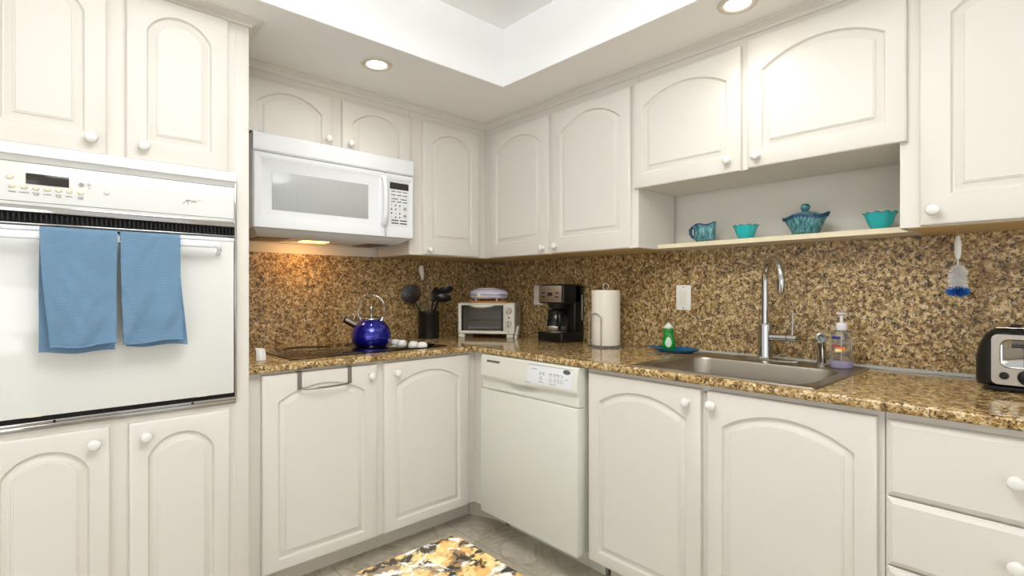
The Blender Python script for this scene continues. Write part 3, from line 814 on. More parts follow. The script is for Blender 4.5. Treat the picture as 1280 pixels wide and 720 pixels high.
# soap pump bottle
T = thing('soap_pump_bottle', 'clear pump bottle with a little lilac soap beside the sprayer', 'soap bottle', None, (-.112, -2.118, .9185), rz=-1.25)
prof = [(.036, 0), (.0395, .004), (.040, .02), (.038, .05), (.0365, .085), (.037, .105), (.034, .122), (.024, .134), (.015, .139), (.014, .146)]
prof = [(r*.88, z) for r, z in prof]
obj('bottle', lathe(prof, 32, sy=.62), M_CLEAR, T, 60)
obj('soap', lathe([(.034, .0015), (.0375, .005), (.038, .020), (.037, .026), (.001, .026)][:0] or [(.030, .0015), (.033, .005), (.0335, .020), (.0325, .026), (.001, .026)], 32, sy=.6), M_PURPLE, T, 60)
pm = obj('pump', lathe([(.0165, .136), (.0175, .140), (.0175, .156), (.0155, .160), (.006, .163), (.005, .166), (.005, .190), (.009, .191), (.0165, .194), (.016, .198), (.001, .1985)], 24), M_PUMP, T, 50)
obj('dip_tube', tube([(0, 0, .136), (0, 0, .03)], .002, 8), M_PUMP, pm)
def curved(u0, u1, z0, z1, rx, ry, off, n=8):
    b = new(); rows = []
    for z in (z0, z1):
        row = []
        for i in range(n+1):
            u = u0+(u1-u0)*i/n; a = math.acos(max(-1, min(1, u/rx)))
            row.append((u, -(ry*math.sin(a)+off), z))
        rows.append(row)
    grid(b, rows); bmesh.ops.recalc_face_normals(b, faces=b.faces); bmesh.ops.solidify(b, geom=b.faces[:], thickness=.0006)
    return b
obj('label', curved(-.030, -.004, .104, .114, .0338, .0205, .0013), M_NAVY, T, label='navy blue label')
obj('label', curved(-.030, -.008, .076, .084, .0338, .0205, .0013), M_PINK, T, label='magenta label')
obj('label', curved(-.016, .010, .064, .078, .0338, .0205, .0015), M_ORANGE, T, label='orange label')
obj('label', curved(-.020, .000, .060, .070, .0338, .0205, .0022), M_CREAM, T, label='cream fruit on label')

# green dish soap on blue tray
T = thing('spoon_tray', 'oval blue plastic tray with a handle left of the sink', 'tray', None, (-.085, -1.450, .9146), rz=PI/2)
obj('dish', lathe([(.030, 0), (.052, .001), (.063, .009), (.071, .0165), (.069, .0175), (.060, .010), (.048, .004), (.001, .004)], 36, sx=1.62), M_TRAYB, T, 60)
bm = tube([(.110, 0, .0155), (.125, 0, .0165), (.143, 0, .017), (.150, 0, .017)], [.003, .0032, .003, .002], 12, flat=4)
obj('handle', bm, M_TRAYB, T, 60)
T = thing('dish_soap_bottle', 'small green dish soap bottle standing on the blue tray', 'soap bottle', None, (-.078, -1.412, .9190), rz=-1.08)
obj('bottle', lathe([(.022, 0), (.027, .003), (.029, .02), (.028, .045), (.022, .068), (.0205, .078), (.023, .09), (.0225, .098), (.018, .101)], 28, sy=.66), M_GREEN, T, 60)
obj('cap', lathe([(.0185, .1012), (.019, .104), (.0185, .112), (.012, .118), (.0085, .119), (.0085, .126), (.001, .127)], 24, sy=.85), M_CAPW, T, 50)
bm = new(); rows = []
for r in (.001, .6, 1):
    row = []
    for i in range(24):
        a = 2*PI*i/24; u = .0145*r*math.cos(a); zz = .036+(.026 if math.sin(a) > 0 else .022)*r*math.sin(a)*(1)
        u *= (1-.25*max(0, math.sin(a)))
        ra = .029 if zz < .045 else .029-(zz-.045)*.3
        row.append((u, -(ra*.66*math.sqrt(max(0, 1-(u/ra)**2))+.0008), zz))
    rows.append(row)
grid(bm, rows, True)
obj('label', bm, M_LABEL, T, 60, label='pale oval label')

# ------------------------------------------------------------------ cooktop and knobs
T = thing('cooktop', 'black glass electric cooktop set in the granite', 'cooktop', 'A', (-1.11, .34, .914))
bm = wbox(-1.490, -.728, .124, .562, .9143, .9195, .0018, 2)
gl = obj('glass_surface', bm, M_BLACKG, T)
M_RINGM = mat('burner_grey', (46, 46, 48), .2)
for u, d, r in ((-1.30, .43, .085), (-1.30, .23, .105), (-1.02, .23, .085), (-1.02, .42, .10)):
    obj('burner_ring', tube([(u+r*math.cos(2*PI*k/48), -d+r*math.sin(2*PI*k/48), .9193) for k in range(48)], .0011, 6, closed=True), M_RINGM, gl)
for u, d in ((-.880, .318), (-.872, .372), (-.862, .465), (-.852, .528)):
    obj('control_knob', lathe([(.0255, .0), (.026, .006), (.0245, .013), (.019, .020), (.010, .0235), (.001, .024)], 24, c=(u, -d, .9196)), M_KNOB, T, 60)

# kettle
T = thing('kettle', 'shiny cobalt blue whistling kettle on the cooktop', 'kettle', None, (-1.015, -.318, .9207), rz=0)
vx = Vector((.74, -.673, 0))   # image-right direction on the counter
prof = [(.076, .0045), (.086, .010), (.0935, .024), (.0970, .042), (.0960, .058), (.0910, .078), (.0820, .097), (.0690, .114), (.0540, .126), (.044, .131)]
obj('body', lathe(prof, 48), M_BLUE, T, 80)
obj('base_band', lathe([(.074, .0), (.077, .001), (.0785, .0045), (.073, .006)], 48), M_CHROME, T)
ld = obj('lid', lathe([(.046, .1305), (.046, .134), (.040, .139), (.025, .146), (.012, .151), (.006, .155)], 36), M_CHROME, T, 60)
obj('lid_knob', lathe([(.005, .154), (.006, .165), (.0085, .174), (.0105, .184), (.0095, .192), (.005, .1965), (.001, .197)], 20), M_CHROME, ld, 60)
sd_ = -vx
s0 = sd_*.070+Vector((0, 0, .098)); s1 = sd_*.128+Vector((0, 0, .128))
spt = obj('spout', tube([s0, s0.lerp(s1, .35), s1], [.021, .0185, .0175], 20), M_CHROME, T, 60)
tip = s1+(s1-s0).normalized()*.004
obj('spout_opening', tube([s1-(s1-s0).normalized()*.004, tip], [.0178, .0172], 20), M_DARK, spt)
obj('whistle_lever', tube(bez(s1+Vector((0, 0, .016)), s1+Vector((0, 0, .036))-sd_*.01, s1+Vector((0, 0, .040))-sd_*.035, s0+Vector((0, 0, .045))-sd_*-.012, 10)+[s0+Vector((0, 0, .026))+sd_*.02], .0028, 8), M_CHROME, spt, 60)
obj('lever_tip', lathe([(.001, -.006), (.005, -.004), (.006, 0), (.005, .004), (.001, .006)], 12, c=tuple(s1+sd_*.012+Vector((0, 0, .018)))), M_CHROME, spt)
side = Vector((vx.y, -vx.x, 0))
for off in (-.012, .012):
    P = []
    for k in range(25):
        a = PI*k/24*1.16-PI*.08
        P.append(vx*(.067*math.cos(a))+Vector((0, 0, .184+.068*math.sin(a)))+side*off*math.sin(max(0, min(PI, a))))
    P = [vx*.058+Vector((0, 0, .124))]+P+[-vx*.058+Vector((0, 0, .124))]
    obj('handle', tube(P, .0030, 8), M_CHROME, T, 60)
for s in (-1, 1):
    obj('handle_bracket', tube([vx*s*.050+Vector((0, 0, .120)), vx*s*.057+Vector((0, 0, .142))], [.008, .006], 10), M_CHROME, T)

# white clip at the far left of the worktop
T = thing('plastic_clip', 'small curved white plastic piece standing at the far left of the worktop', 'clip', 'A', (-1.575, .475, .9142))
bm = new(); rows = []
for j in range(9):
    t = j/8; row = []
    for i in range(7):
        s = i/6
        a = (s-.5)
        row.append((-1.592+.036*s+.004*t, -(.475+.010*(1-4*a*a)+.02*math.sin(t*PI/2)*0-.028*t*t), .9145+.050*t-.006*t*t*s))
    rows.append(row)
grid(bm, rows); bmesh.ops.recalc_face_normals(bm, faces=bm.faces); bmesh.ops.solidify(bm, geom=bm.faces[:], thickness=.003)
obj('shell', bm, M_KNOB, T, 60)

# ------------------------------------------------------------------ utensil crock and utensils
CX, CY = -.545, -.115
T = thing('utensil_crock', 'matte black utensil crock beside the cooktop', 'crock', None, (CX, CY, .9142))
obj('pot', lathe([(.056, 0), (.060, .003), (.060, .132), (.062, .134), (.062, .158), (.058, .158), (.056, .15), (.056, .012), (.001, .010)], 36), M_BLACK, T, 50)
def stick(T, p0, p1, r, name='handle', m=M_BLACK):
    return obj(name, tube([p0, Vector(p0).lerp(Vector(p1), .5), p1], r, 10), m, T, 60)
vd = Vector((-.673, -.74, 0)); vr = Vector((.74, -.673, 0)); vz = Vector((0, 0, 1))
def head_bm(c, n, upv, rx, ry, bowl, holes=False, th=.002):
    c = Vector(c); n = Vector(n).normalized(); x = Vector(upv).cross(n).normalized(); y = n.cross(x).normalized()
    bm = new(); rows = []
    if not holes:
        for k in range(7):
            r = max(k/6, .02)
            rows.append([c+x*rx*r*math.cos(2*PI*i/28)+y*ry*r*math.sin(2*PI*i/28)-n*bowl*(1-r*r) for i in range(28)])
        grid(bm, rows, True, True)
    else:
        # perforated disc: cells of a square grid, the holes left open
        N = 26; st = 2/N; V = {}
        def v(i, j):
            if (i, j) not in V:
                a, b = -1+i*st, -1+j*st; rr = math.hypot(a, b)
                if rr > 1: a, b = a/rr, b/rr; rr = 1
                V[i, j] = bm.verts.new(c+x*rx*a+y*ry*b-n*bowl*(1-rr*rr))
            return V[i, j]
        for i in range(N):
            for j in range(N):
                cx_, cy_ = -1+(i+.5)*st, -1+(j+.5)*st
                if math.hypot(cx_, cy_) > 1.0: continue
                if math.hypot(cx_, cy_) < .80 and i % 3 == 1 and j % 3 == 1: continue
                q = [v(i, j), v(i+1, j), v(i+1, j+1), v(i, j+1)]
                try: bm.faces.new(q)
                except ValueError: pass
    bmesh.ops.recalc_face_normals(bm, faces=bm.faces)
    bmesh.ops.solidify(bm, geom=bm.faces[:], thickness=th)
    return bm
base = Vector((CX, CY, .93))
def utensil(name, label, foot, neck, headc, n, rx, ry, bowl, holes=False, m=M_BLACK, up=None, r=.0056):
    T = thing(name, label, 'utensil', None, (CX, CY, .93)); ORG[T] = Vector((CX, CY, .93))
    stick(T, base+foot, base+neck, r, m=m)
    obj('head', head_bm(base+headc, n, up or (headc-neck), rx, ry, bowl, holes), m, T, 60)
    return T
utensil('skimmer', 'black round slotted skimmer leaning left in the utensil crock', vr*.032, -vr*.086+vz*.205, -vr*.103+vz*.246, vd*.9+vz*.25, .058, .058, .008, True)
utensil('ladle', 'black ladle leaning right in the crock, uppermost of the black spoons', -vr*.03+vd*.02, vr*.072+vz*.235, vr*.098+vz*.268, vd*.5+vz*.8, .040, .050, .022)
utensil('serving_spoon', 'black deep spoon leaning right below the ladle in the crock', -vr*.02-vd*.02, vr*.058+vd*.034+vz*.195, vr*.094+vd*.068+vz*.222, vd*.6+vz*.6, .034, .048, .014)
utensil('serving_spoon', 'black narrow spoon standing upright in the middle of the crock', vr*.0+vd*.02, vr*.030+vd*.03+vz*.205, vr*.040+vd*.04+vz*.240, vd*.9+vr*-.5, .026, .046, .010)
utensil('spatula', 'black spatula between the upright spoon and the ladle in the crock', -vr*.01-vd*.0, vr*.052-vd*.02+vz*.21, vr*.076-vd*.045+vz*.243, vd*.85+vr*-.4, .030, .046, .008)
T = thing('whisk', 'clear plastic whisk with white handle end behind the skimmer', 'utensil', None, (CX, CY, .93)); ORG[T] = Vector((CX, CY, .93))
b0 = base-vd*.03+vr*.0; top = base-vr*.055-vd*.045+vz*.415
ax = (top-b0)
for k in range(5):
    a = PI*k/5; x = (vr*math.cos(a)+vd*math.sin(a))
    P = [b0+ax*.86+x*.004]+[b0+ax*(.86-.5*t)+x*.034*math.sin(PI*min(1, t*.9+.06))*1.0 for t in (.15, .3, .45, .6, .75, .9)]+[b0+ax*.34]
    obj('wire', tube(P, .0012, 6), M_CLEAR, T, 60)
obj('handle', tube([b0+ax*.79, b0+ax*.83, b0+ax*.90, b0+ax*.96, b0+ax*.99, b0+ax*1.0], [.005, .010, .0155, .0165, .011, .004], 12), M_KNOB, T, 60)
obj('stem', tube([b0+vz*.0, b0+ax*.36], .004, 8), M_CLEAR, T, 60)

# ------------------------------------------------------------------ toaster oven, board and grill
ang = math.atan2(-.809, .588)
T = thing('toaster_oven', 'cream toaster oven with glass door in the corner of the worktop', 'toaster oven', None, (-.289, -.3345, .9142), rz=ang)
# local: x along the front (0 centre), y backwards, front at y=0
w2 = .174; D = .205
obj('front_frame', framed(-w2, w2, .022, .206, -.022, .004, (-.150, .105, .040, .192), True), M_TOAST, T, 40)
shell = new()
box(shell, -w2+.002, w2-.002, .023, D, .024, .030); box(shell, -w2+.002, w2-.002, .023, D, .198, .206, .002)
box(shell, -w2+.002, -w2+.008, .023, D, .030, .198); box(shell, w2-.008, w2-.002, .023, D, .030, .198)
box(shell, -w2+.008, w2-.008, D-.006, D, .030, .198); box(shell, .108, .114, .023, D-.006, .030, .198)
obj('shell', shell, M_TOASTS, T)

dr = obj('glass_door', box(new(), -.148, .103, .001, .004, .042, .190, .001), M_PANE, T)
bm = new(); box(bm, -.150, -.140, -.0045, .003, .041, .191); box(bm, .094, .105, -.0045, .003, .041, .191)
obj('door_side_strip', bm, M_BLACK, dr)
bm = new(); rows = []
for k in range(13):
    a = -1+2*k/12; h = .011*math.sqrt(max(.05, 1-a*a)); x = -.024+.072*a
    zc = .190-.005*(1-a*a)
    rows.append([(x, -.003, zc+h*.7), (x, -.018*(1-a**4)-.004, zc+h*.8), (x, -.022*(1-a**4)-.004, zc-h*.2), (x, -.014*(1-a**4)-.003, zc-h), (x, -.003, zc-h)])
grid(bm, rows, True, True, True)
obj('handle', bm, M_TOAST, dr, 50)
for z in (.162, .083):
    kb = obj('dial', lathe([(.0185, 0), (.0185, .008), (.016, .013), (.001, .013)], 24, M=Matrix.Translation((.138, -.004, z)) @ Matrix.Rotation(PI/2, 4, 'X')), M_STEELB, T, 50)
    b = new(); box(b, -.0025, .0025, -.021, -.0165, -.015, .015, .001)
    bmesh.ops.transform(b, matrix=Matrix.Translation((.138, 0, z)) @ Matrix.Rotation(.6 if z > .1 else -.1, 4, 'Y'), verts=b.verts)
    obj('grip', b, M_GREYTRIM, kb)
obj('indicator_lamp', box(new(), .133, .146, -.006, -.003, .117, .124, .001), M_RED, T)
obj('label_mark', box(new(), .132, .142, -.0045, -.0038, .035, .038), M_INK, T)
M_RACK = mat('rack_wire', (170, 168, 160), .25, metal=1)
bm = new()
for k in range(15):
    x = -.138+.235*k/14; tube([(x, .03, .095), (x, .19, .095)], .0014, 6, bm)
for y in (.03, .19): tube([(-.142, y, .095), (.101, y, .095)], .002, 6, bm)
obj('rack', bm, M_RACK, T)
bm = new()
for y in (.06, .15): tube([(-.142, y, .055), (.104, y, .055)], .003, 8, bm)
obj('heating_element', bm, M_STEELB, T)
bm = new(); box(bm, -.138, .098, .035, .185, .036, .040, .001); obj('crumb_tray', bm, M_STEELB, T)
for x in (-w2+.022, w2-.03):
    obj('foot', box(new(), x-.02, x+.02, .004, .034, 0, .0225, .004), M_TOAST, T)
    obj('foot', box(new(), x-.02, x+.02, D-.035, D-.005, 0, .0235, .004), M_TOAST, T)
# flared side cheeks
bm = prism([(.004, 0), (.050, 0), (.058, .018), (.075, .040), (.085, .062), (.070, .068), (.05, .05), (.03, .022), (.004, .02)], 'x', w2-.0015, w2+.012)
obj('side_cheek', bm, M_TOAST, T)
obj('side_roller', lathe([(.018, 0), (.018, .010), (.010, .012), (.001, .012)], 20, M=Matrix.Translation((w2-.0015, .098, .0205)) @ Matrix.Rotation(PI/2, 4, 'Y')), M_STEELB, T)
bm = new()
for r in range(4):
    for c in range(3): box(bm, w2-.0022, w2-.0014, .055+r*.022, .069+r*.022, .150+c*.012, .155+c*.012)
obj('side_vent', bm, M_DARK, T)

T2 = thing('cutting_board', 'thin wooden board lying on top of the toaster oven', 'board', None, (-.22, -.285, 1.1205), rz=ang)
obj('board', box(new(), -.105, .118, -.062, .095, 0, .011, .003), M_BOARD, T2)
T3 = thing('sandwich_grill', 'closed oval lilac-grey sandwich grill on the wooden board', 'sandwich maker', None, (-.215, -.272, 1.1317), rz=ang)
GS = 1.62
low = [(.050, .012), (.068, .016), (.0735, .026), (.0735, .034), (.070, .035)]
up_ = [(.070, .0365), (.0745, .038), (.0745, .046), (.068, .060), (.050, .072), (.025, .078), (.001, .079)]
obj('lower_shell', lathe(low, 40, sx=GS, sy=1.05), M_LILAC, T3, 50)
us = obj('upper_shell', lathe(up_, 40, sx=GS, sy=1.05), M_LILAC, T3, 50)
obj('top_panel', lathe([(.045, .0735), (.040, .0775), (.001, .0800)], 32, c=(-.01, 0, .0002), sx=1.5, sy=.9), M_KNOB, us, 50)
obj('latch', box(new(), -.052, -.030, -.085, -.070, .022, .050, .003), M_CAPW, T3)
bm = new(); box(bm, .06, .118, -.058, -.04, .0345, .0385); obj('hinge_gap', bm, M_DARK, T3)
for x, y in ((-.07, -.04), (.06, -.04), (.075, .045), (-.075, .045)):
    obj('foot', lathe([(.007, 0), (.008, .016), (.001, .018)], 14, c=(x, y, 0)), M_LILAC, T3)

# ------------------------------------------------------------------ coffee maker (front faces -x)
T = thing('coffee_maker', 'black drip coffee maker with steel control panel and glass carafe', 'coffee maker', 'B', (.757, .10, .9142))
u0, u1 = .665, .850
bm = wbox(u0, u1, .008, .192, .9142, .968, .010, 3)
obj('base', bm, M_BLACK, T, 40)
obj('tower', wbox(u0+.006, u1, .008, .085, .960, 1.225, .010, 3), M_BLACK, T, 40)
hd2 = obj('brew_head', wbox(u0, u1, .03, .178, 1.122, 1.226, .010, 3), M_BLACK, T, 40)
obj('filter_basket', lathe([(.052, 0), (.062, .028), (.062, .03), (.001, .03)], 32, c=(.757, -.118, 1.097)), M_BLACK, T, 50)
fp = obj('front_panel', wbox(u0+.003, u1-.014, .1775, .182, 1.131, 1.221, .002), M_STEELB, T)
obj('display', wbox(.737, .772, .1822, .1835, 1.164, 1.184, .0008), M_DISP, fp)
for u in (.703, .806):
    for z in (1.182, 1.160): obj('button', wbox(u-.013, u+.013, .1822, .1842, z-.003, z+.003, .001), M_BLACK, fp)
bm = new(); wtext(bm, 'AUTO', .011, .752, .1824, 1.199); obj('lettering', bm, M_DARK, fp, 0)
obj('lid_seam', wbox(u0+.01, u1-.01, .03, .17, 1.2262, 1.229, .001), M_BLACK, hd2)
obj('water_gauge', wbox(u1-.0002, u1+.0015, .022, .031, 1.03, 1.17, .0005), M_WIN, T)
obj('hot_plate', lathe([(.060, 0), (.060, .003), (.001, .004)], 32, c=(.752, -.128, .968)), M_STEELB, T)
cc = (.752, -.128, .9722)
cf = obj('carafe', lathe([(.045, 0), (.056, .006), (.062, .03), (.060, .055), (.050, .085), (.044, .098), (.045, .104)], 36, c=cc, cap1=False), M_GLASS, T, 60)
obj('carafe_band', lathe([(.0460, .094), (.0475, .096), (.0475, .106), (.0460, .108)], 36, c=cc, cap0=False, cap1=False), M_BLACK, cf)
obj('carafe_lid', lathe([(.044, .1065), (.046, .110), (.036, .118), (.001, .119)], 32, c=cc), M_BLACK, cf, 50)
obj('coffee_level_band', lathe([(.0575, .006), (.0632, .021), (.0632, .026), (.0625, .027), (.057, .0065)], 36, c=cc, cap0=False, cap1=False), M_STEELB, cf)
hx = Vector((.80, -.60, 0))
Pn = [Vector(cc)+hx*.046+vz*.101, Vector(cc)+hx*.075+vz*.106, Vector(cc)+hx*.098+vz*.088, Vector(cc)+hx*.101+vz*.05, Vector(cc)+hx*.088+vz*.018, Vector(cc)+hx*.066+vz*.016]
obj('carafe_handle', tube(Pn, [.009, .0105, .0105, .010, .009, .007], 12), M_BLACK, cf, 60)
bm = new()
for z in (.03, .042, .054, .066): 
    a = 1.9
    r = .0625 if z < .05 else .0585 if z < .06 else .0575
    wbox(.752+r*math.cos(a)-.004, .752+r*math.cos(a)+.004, .128+r*math.sin(a)-.0005, .128+r*math.sin(a)+.0005, cc[2]+z, cc[2]+z+.002, bm=bm)
obj('scale_mark', bm, M_KNOB, cf)
o = obj('power_cord', tube([(-.05, -.664, .9175), (-.06, -.64, .9175), (-.075, -.62, .9175), (-.05, -.59, .9175), (-.02, -.585, .9175)], .003, 8), M_BLACK); tag(o, 'short black power cord on the worktop left of the coffee maker', 'cord')

# paper towel on its holder
PX, PY = -.130, -1.092
T = thing('paper_towel_holder', 'clear acrylic paper towel holder with a curved side arm', 'paper towel holder', None, (PX, PY, .9142))
obj('base', lathe([(.088, 0), (.090, .002), (.090, .006), (.088, .008), (.001, .008)], 40), M_CLEAR, T, 50)
obj('rod', tube([(0, 0, .008), (0, 0, .29)], .006, 12), M_CLEAR, T)
loop = [(vr*(.014*math.cos(a*PI/8))+vz*(.302+.014*math.sin(a*PI/8))) for a in range(16)]
obj('top_ring', tube(loop, .0028, 8, closed=True), M_CHROME, T, 60)
aL = -vr*.087+vd*.018; aR = -vr*.037+vd*.074
zz = .167
P = [aL*1.0+vz*.008]+[aL+vz*(zz-.02)]+[aL.lerp(aR, t)+vz*(zz-.02+.02*math.sin(PI*min(t*2, 1)/2) if t < .5 else zz-.02+.02*math.sin(PI*min((1-t)*2, 1)/2)) for t in (.12, .25, .4, .6, .75, .88)]+[aR+vz*(zz-.02)]+[aR+vz*.008]
obj('side_arm', tube(P, .0034, 8), M_ARM, T, 60)
o = thing('paper_towel_roll', 'white paper towel roll standing on the acrylic holder', 'paper towel', None, (PX, PY, .9226))
obj('roll', lathe([(.020, 0), (.0705, 0), (.0715, .003), (.0715, .270), (.0705, .274), (.020, .274), (.019, .272), (.019, .002)], 48, cap0=False, cap1=False), M_PAPER, o, 50)
bm = lathe([(.0192, .001), (.0205, .001), (.0205, .2745), (.0192, .2745), (.0192, .001)], 32, cap0=False, cap1=False); obj('core', bm, M_BOARD, o)

# ------------------------------------------------------------------ switch plates
def plate(label, name, cat, uc, zc, w, h, rocker):
    T = thing(name, label, cat, 'B', (uc, 0.0005, zc-h/2))
    obj('plate', wbox(uc-w/2, uc+w/2, .0005, .006, zc-h/2, zc+h/2, .002), M_KNOB, T)
    if rocker:
        f = obj('rocker', wbox(uc-.0165, uc+.0165, .006, .0095, zc-.033, zc+.033, .0015), M_SWITCH, T)
        for s in (-1, 1): obj('screw', lathe([(.003, 0), (.003, .001), (.001, .0012)], 12, M=Matrix.Translation((uc, -.006, zc+s*.049)) @ Matrix.Rotation(PI/2, 4, 'X')), M_INK, T)
    else:
        for s in (-1, 1): obj('socket', lathe([(.016, 0), (.016, .002), (.001, .002)], 20, M=Matrix.Translation((uc, -.006, zc+s*.022)) @ Matrix.Rotation(PI/2, 4, 'X')), M_SWITCH, T)
plate('white wall outlet plate half hidden behind the coffee maker', 'outlet_plate', 'outlet', .490, 1.166, .076, .116, False)
plate('white rocker light switch on the granite left of the faucet', 'light_switch', 'switch', 1.446, 1.162, .074, .117, True)

# ------------------------------------------------------------------ over-door towel bar
T = thing('towel_bar', 'steel over-the-door towel bar on the left base cabinet door', 'towel bar', 'A', (-1.37, .66, .80))
DF = BD+.0205
for u in (-1.478, -1.272):
    bm = new()
    wbox(u-.0085, u+.0085, DF+.0008, DF+.003, .806, .8775, bm=bm); wbox(u-.0085, u+.0085, DF-.0195, DF+.003, .8755, .8778, bm=bm)
    hk = obj('hook_strap', bm, M_BAR, T)
    obj('rivet', lathe([(.004, 0), (.003, .002), (.001, .0022)], 12, M=Matrix.Translation((u, -DF-.003, .812)) @ Matrix.Rotation(PI/2, 4, 'X')), M_CHROME, hk)
P = [(-1.478, -DF-.0045, .810), (-1.462, -DF-.020, .809)]+[(-1.462+.174*t, -DF-.020-.012*math.sin(PI*t), .809) for t in (.15, .3, .5, .7, .85)]+[(-1.288, -DF-.020, .809), (-1.272, -DF-.0045, .810)]
obj('bar', tube(P, .0042, 10), M_BAR, T, 60)

# ------------------------------------------------------------------ glazed dishes on the shelf
SZ = 1.4042
def wavy(n, amp, k0, ph=0, spike=None):
    def f(r, z, a, k):
        w = amp*max(0, (k-k0))*math.sin(n*a+ph)
        if spike and k >= spike[0]:
            w2_ = spike[1]*sum(max(0, math.cos(a-s))**24 for s in spike[2])
            return r+w2_*.9, z+w2_*.9+w
        return r, z+w
    return f
def ribs(n, amp):
    return lambda r, z, a, k: (r+amp*math.cos(n*a), z)
# pitcher
T = thing('pitcher', 'small teal glazed leaf pitcher at the left end of the shelf', 'pitcher', None, (-.078, -1.577, SZ), rz=-PI/2)
def pm_(r, z, a, k):
    rr = r+.0012*math.cos(18*a+z*160)*(1 if .005 < z < .07 else 0)
    sp_ = max(0, math.cos(a))**6
    if k >= 4: rr += .018*sp_*(k-3)/3; z += .010*sp_*(k-3)/3+.004*math.sin(3*a)*(k-4)/2 if k < 9 else 0
    return rr, z
obj('body', lathe([(.020, 0), (.024, .002), (.031, .016), (.036, .034), (.036, .052), (.036, .064), (.040, .075), (.037, .074), (.032, .05), (.022, .01), (.001, .008)], 72, mod=pm_), M_TEAL, T, 70)
obj('handle', tube([(-.034, 0, .066), (-.046, 0, .072), (-.056, 0, .062), (-.055, 0, .042), (-.045, 0, .028), (-.033, 0, .022)], [.006, .007, .0075, .007, .006, .005], 12), M_TEALD, T, 60)
obj('rim', tube([(lambda q: (q[0]*math.cos(a), q[0]*math.sin(a), q[1]))(pm_(.0385, .0765, a, 6)) for a in [2*PI*i/48 for i in range(48)]], .0032, 8, closed=True), M_TEALD, T, 60)
# two turquoise fluted bowls
def fluted(label, y, s):
    T = thing('glass_bowl', label, 'bowl', None, (-.078, y, SZ), group='turquoise fluted bowls')
    def m_(r, z, a, k):
        if 3 <= k <= 6: r += .0009*s*math.cos(10*a)*(k-2); z += .0006*s*math.cos(10*a)*(k-2)
        return r, z
    obj('bowl', lathe([(x*s, h*s) for x, h in ((.022, 0), (.025, .002), (.034, .018), (.040, .036), (.044, .050), (.0485, .058), (.0470, .0585), (.041, .050), (.036, .036), (.030, .018), (.020, .006), (.001, .005))], 96, mod=m_), M_TURQ, T, 70)
    obj('rim', tube([((.0478*s+.0032*s*math.cos(10*a))*math.cos(a), (.0478*s+.0032*s*math.cos(10*a))*math.sin(a), .0588*s+.0022*s*math.cos(10*a)) for a in [2*PI*i/96 for i in range(96)]], .0013, 6, closed=True), M_TEALD, T, 60)
fluted('turquoise fluted bowl between the pitcher and the lidded dish', -1.766, .98)
fluted('turquoise fluted bowl at the right end of the shelf', -2.226, 1.0)
# lidded dish
T = thing('lidded_dish', 'teal glazed lidded dish with ball knob in the middle of the shelf', 'covered dish', None, (-.078, -1.990, SZ), rz=-PI/2)
def td(r, z, a, k):
    rib = .0013*math.cos(30*a) if 1 <= k <= 4 else 0
    ear = max(0, math.cos(a))**16+max(0, math.cos(a-PI))**16
    if k >= 3: r += .006*ear*(k-2) if k < 6 else .010*ear; z += (.010*max(0, math.cos(a))**16+.003*math.sin(3*a))*(min(k, 5)-2)/3
    return r+rib, z
obj('dish', lathe([(.036, 0), (.040, .002), (.050, .022), (.058, .046), (.0625, .062), (.064, .072), (.060, .071), (.050, .04), (.036, .01), (.001, .008)], 96, mod=td, sy=.98), M_TEAL, T, 70)
obj('rim_glaze', lathe([(.0620, .060), (.0655, .070), (.0655, .074), (.0625, .0745)], 96, mod=lambda r, z, a, k: td(r, z, a, 5), cap0=False, cap1=False, sy=.98), M_TEALD, T, 70)
ld = obj('lid', lathe([(.056, .072), (.055, .077), (.043, .084), (.026, .090), (.010, .093), (.001, .0935)], 64, mod=lambda r, z, a, k: (r+.0006*math.cos(24*a), z)), M_TEAL, T, 70)
obj('lid_knob', lathe([(.008, .090), (.009, .094), (.0145, .098), (.0175, .105), (.017, .112), (.012, .119), (.001, .122)], 28), M_TEAL, ld, 70)

# ------------------------------------------------------------------ bottle brush
BX, BY = -.115, -2.434
T = thing('bottle_brush', 'white bottle brush with blue tip hanging under the right wall cabinet', 'brush', None, (BX, BY, 1.175))
obj('hanging_hook', tube([(0, 0, .2062), (0, 0, .192), (.003, .002, .187), (0, .003, .182), (-.002, 0, .186)], .0016, 8), M_STEEL, T, 60)
obj('grip', lathe([(.003, .118), (.0062, .122), (.0085, .14), (.0092, .165), (.0062, .183), (.0045, .190), (.001, .191)], 20), M_KNOB, T, 60)
obj('stem', tube([(0, 0, .12), (0, 0, .004)], .0022, 8), M_BRUSHW, T)
rnd = random.Random(4); bw_ = new(); bb = new()
for i in range(560):
    t = rnd.random(); a = rnd.uniform(0, 2*PI); z0 = .030+.072*t
    r = .0245*(1-.45*max(0, (t-.75)/.25)); 
    tube([(0, 0, z0), (r*math.cos(a), r*math.sin(a), z0-.006)], .0005, 3, bw_)
for i in range(460):
    a = rnd.uniform(0, 2*PI); w = rnd.uniform(-1, 1); q = math.sqrt(1-w*w)
    tube([(0, 0, .018), (.030*q*math.cos(a), .030*q*math.sin(a), .018+.017*w)], .0007, 3, bb)
obj('bristles', bw_, M_BRUSHW, T, 0)['kind'] = 'stuff'
o = obj('bristle_tip', bb, M_BRUSHB, T, 0, label='blue bristles'); o['kind'] = 'stuff'

# ------------------------------------------------------------------ toaster (controls on its end, facing -x)
T = thing('toaster', 'black two-slice toaster with steel end panel at the far right', 'toaster', None, (-.258, -2.590, .9142), rz=-PI/2)
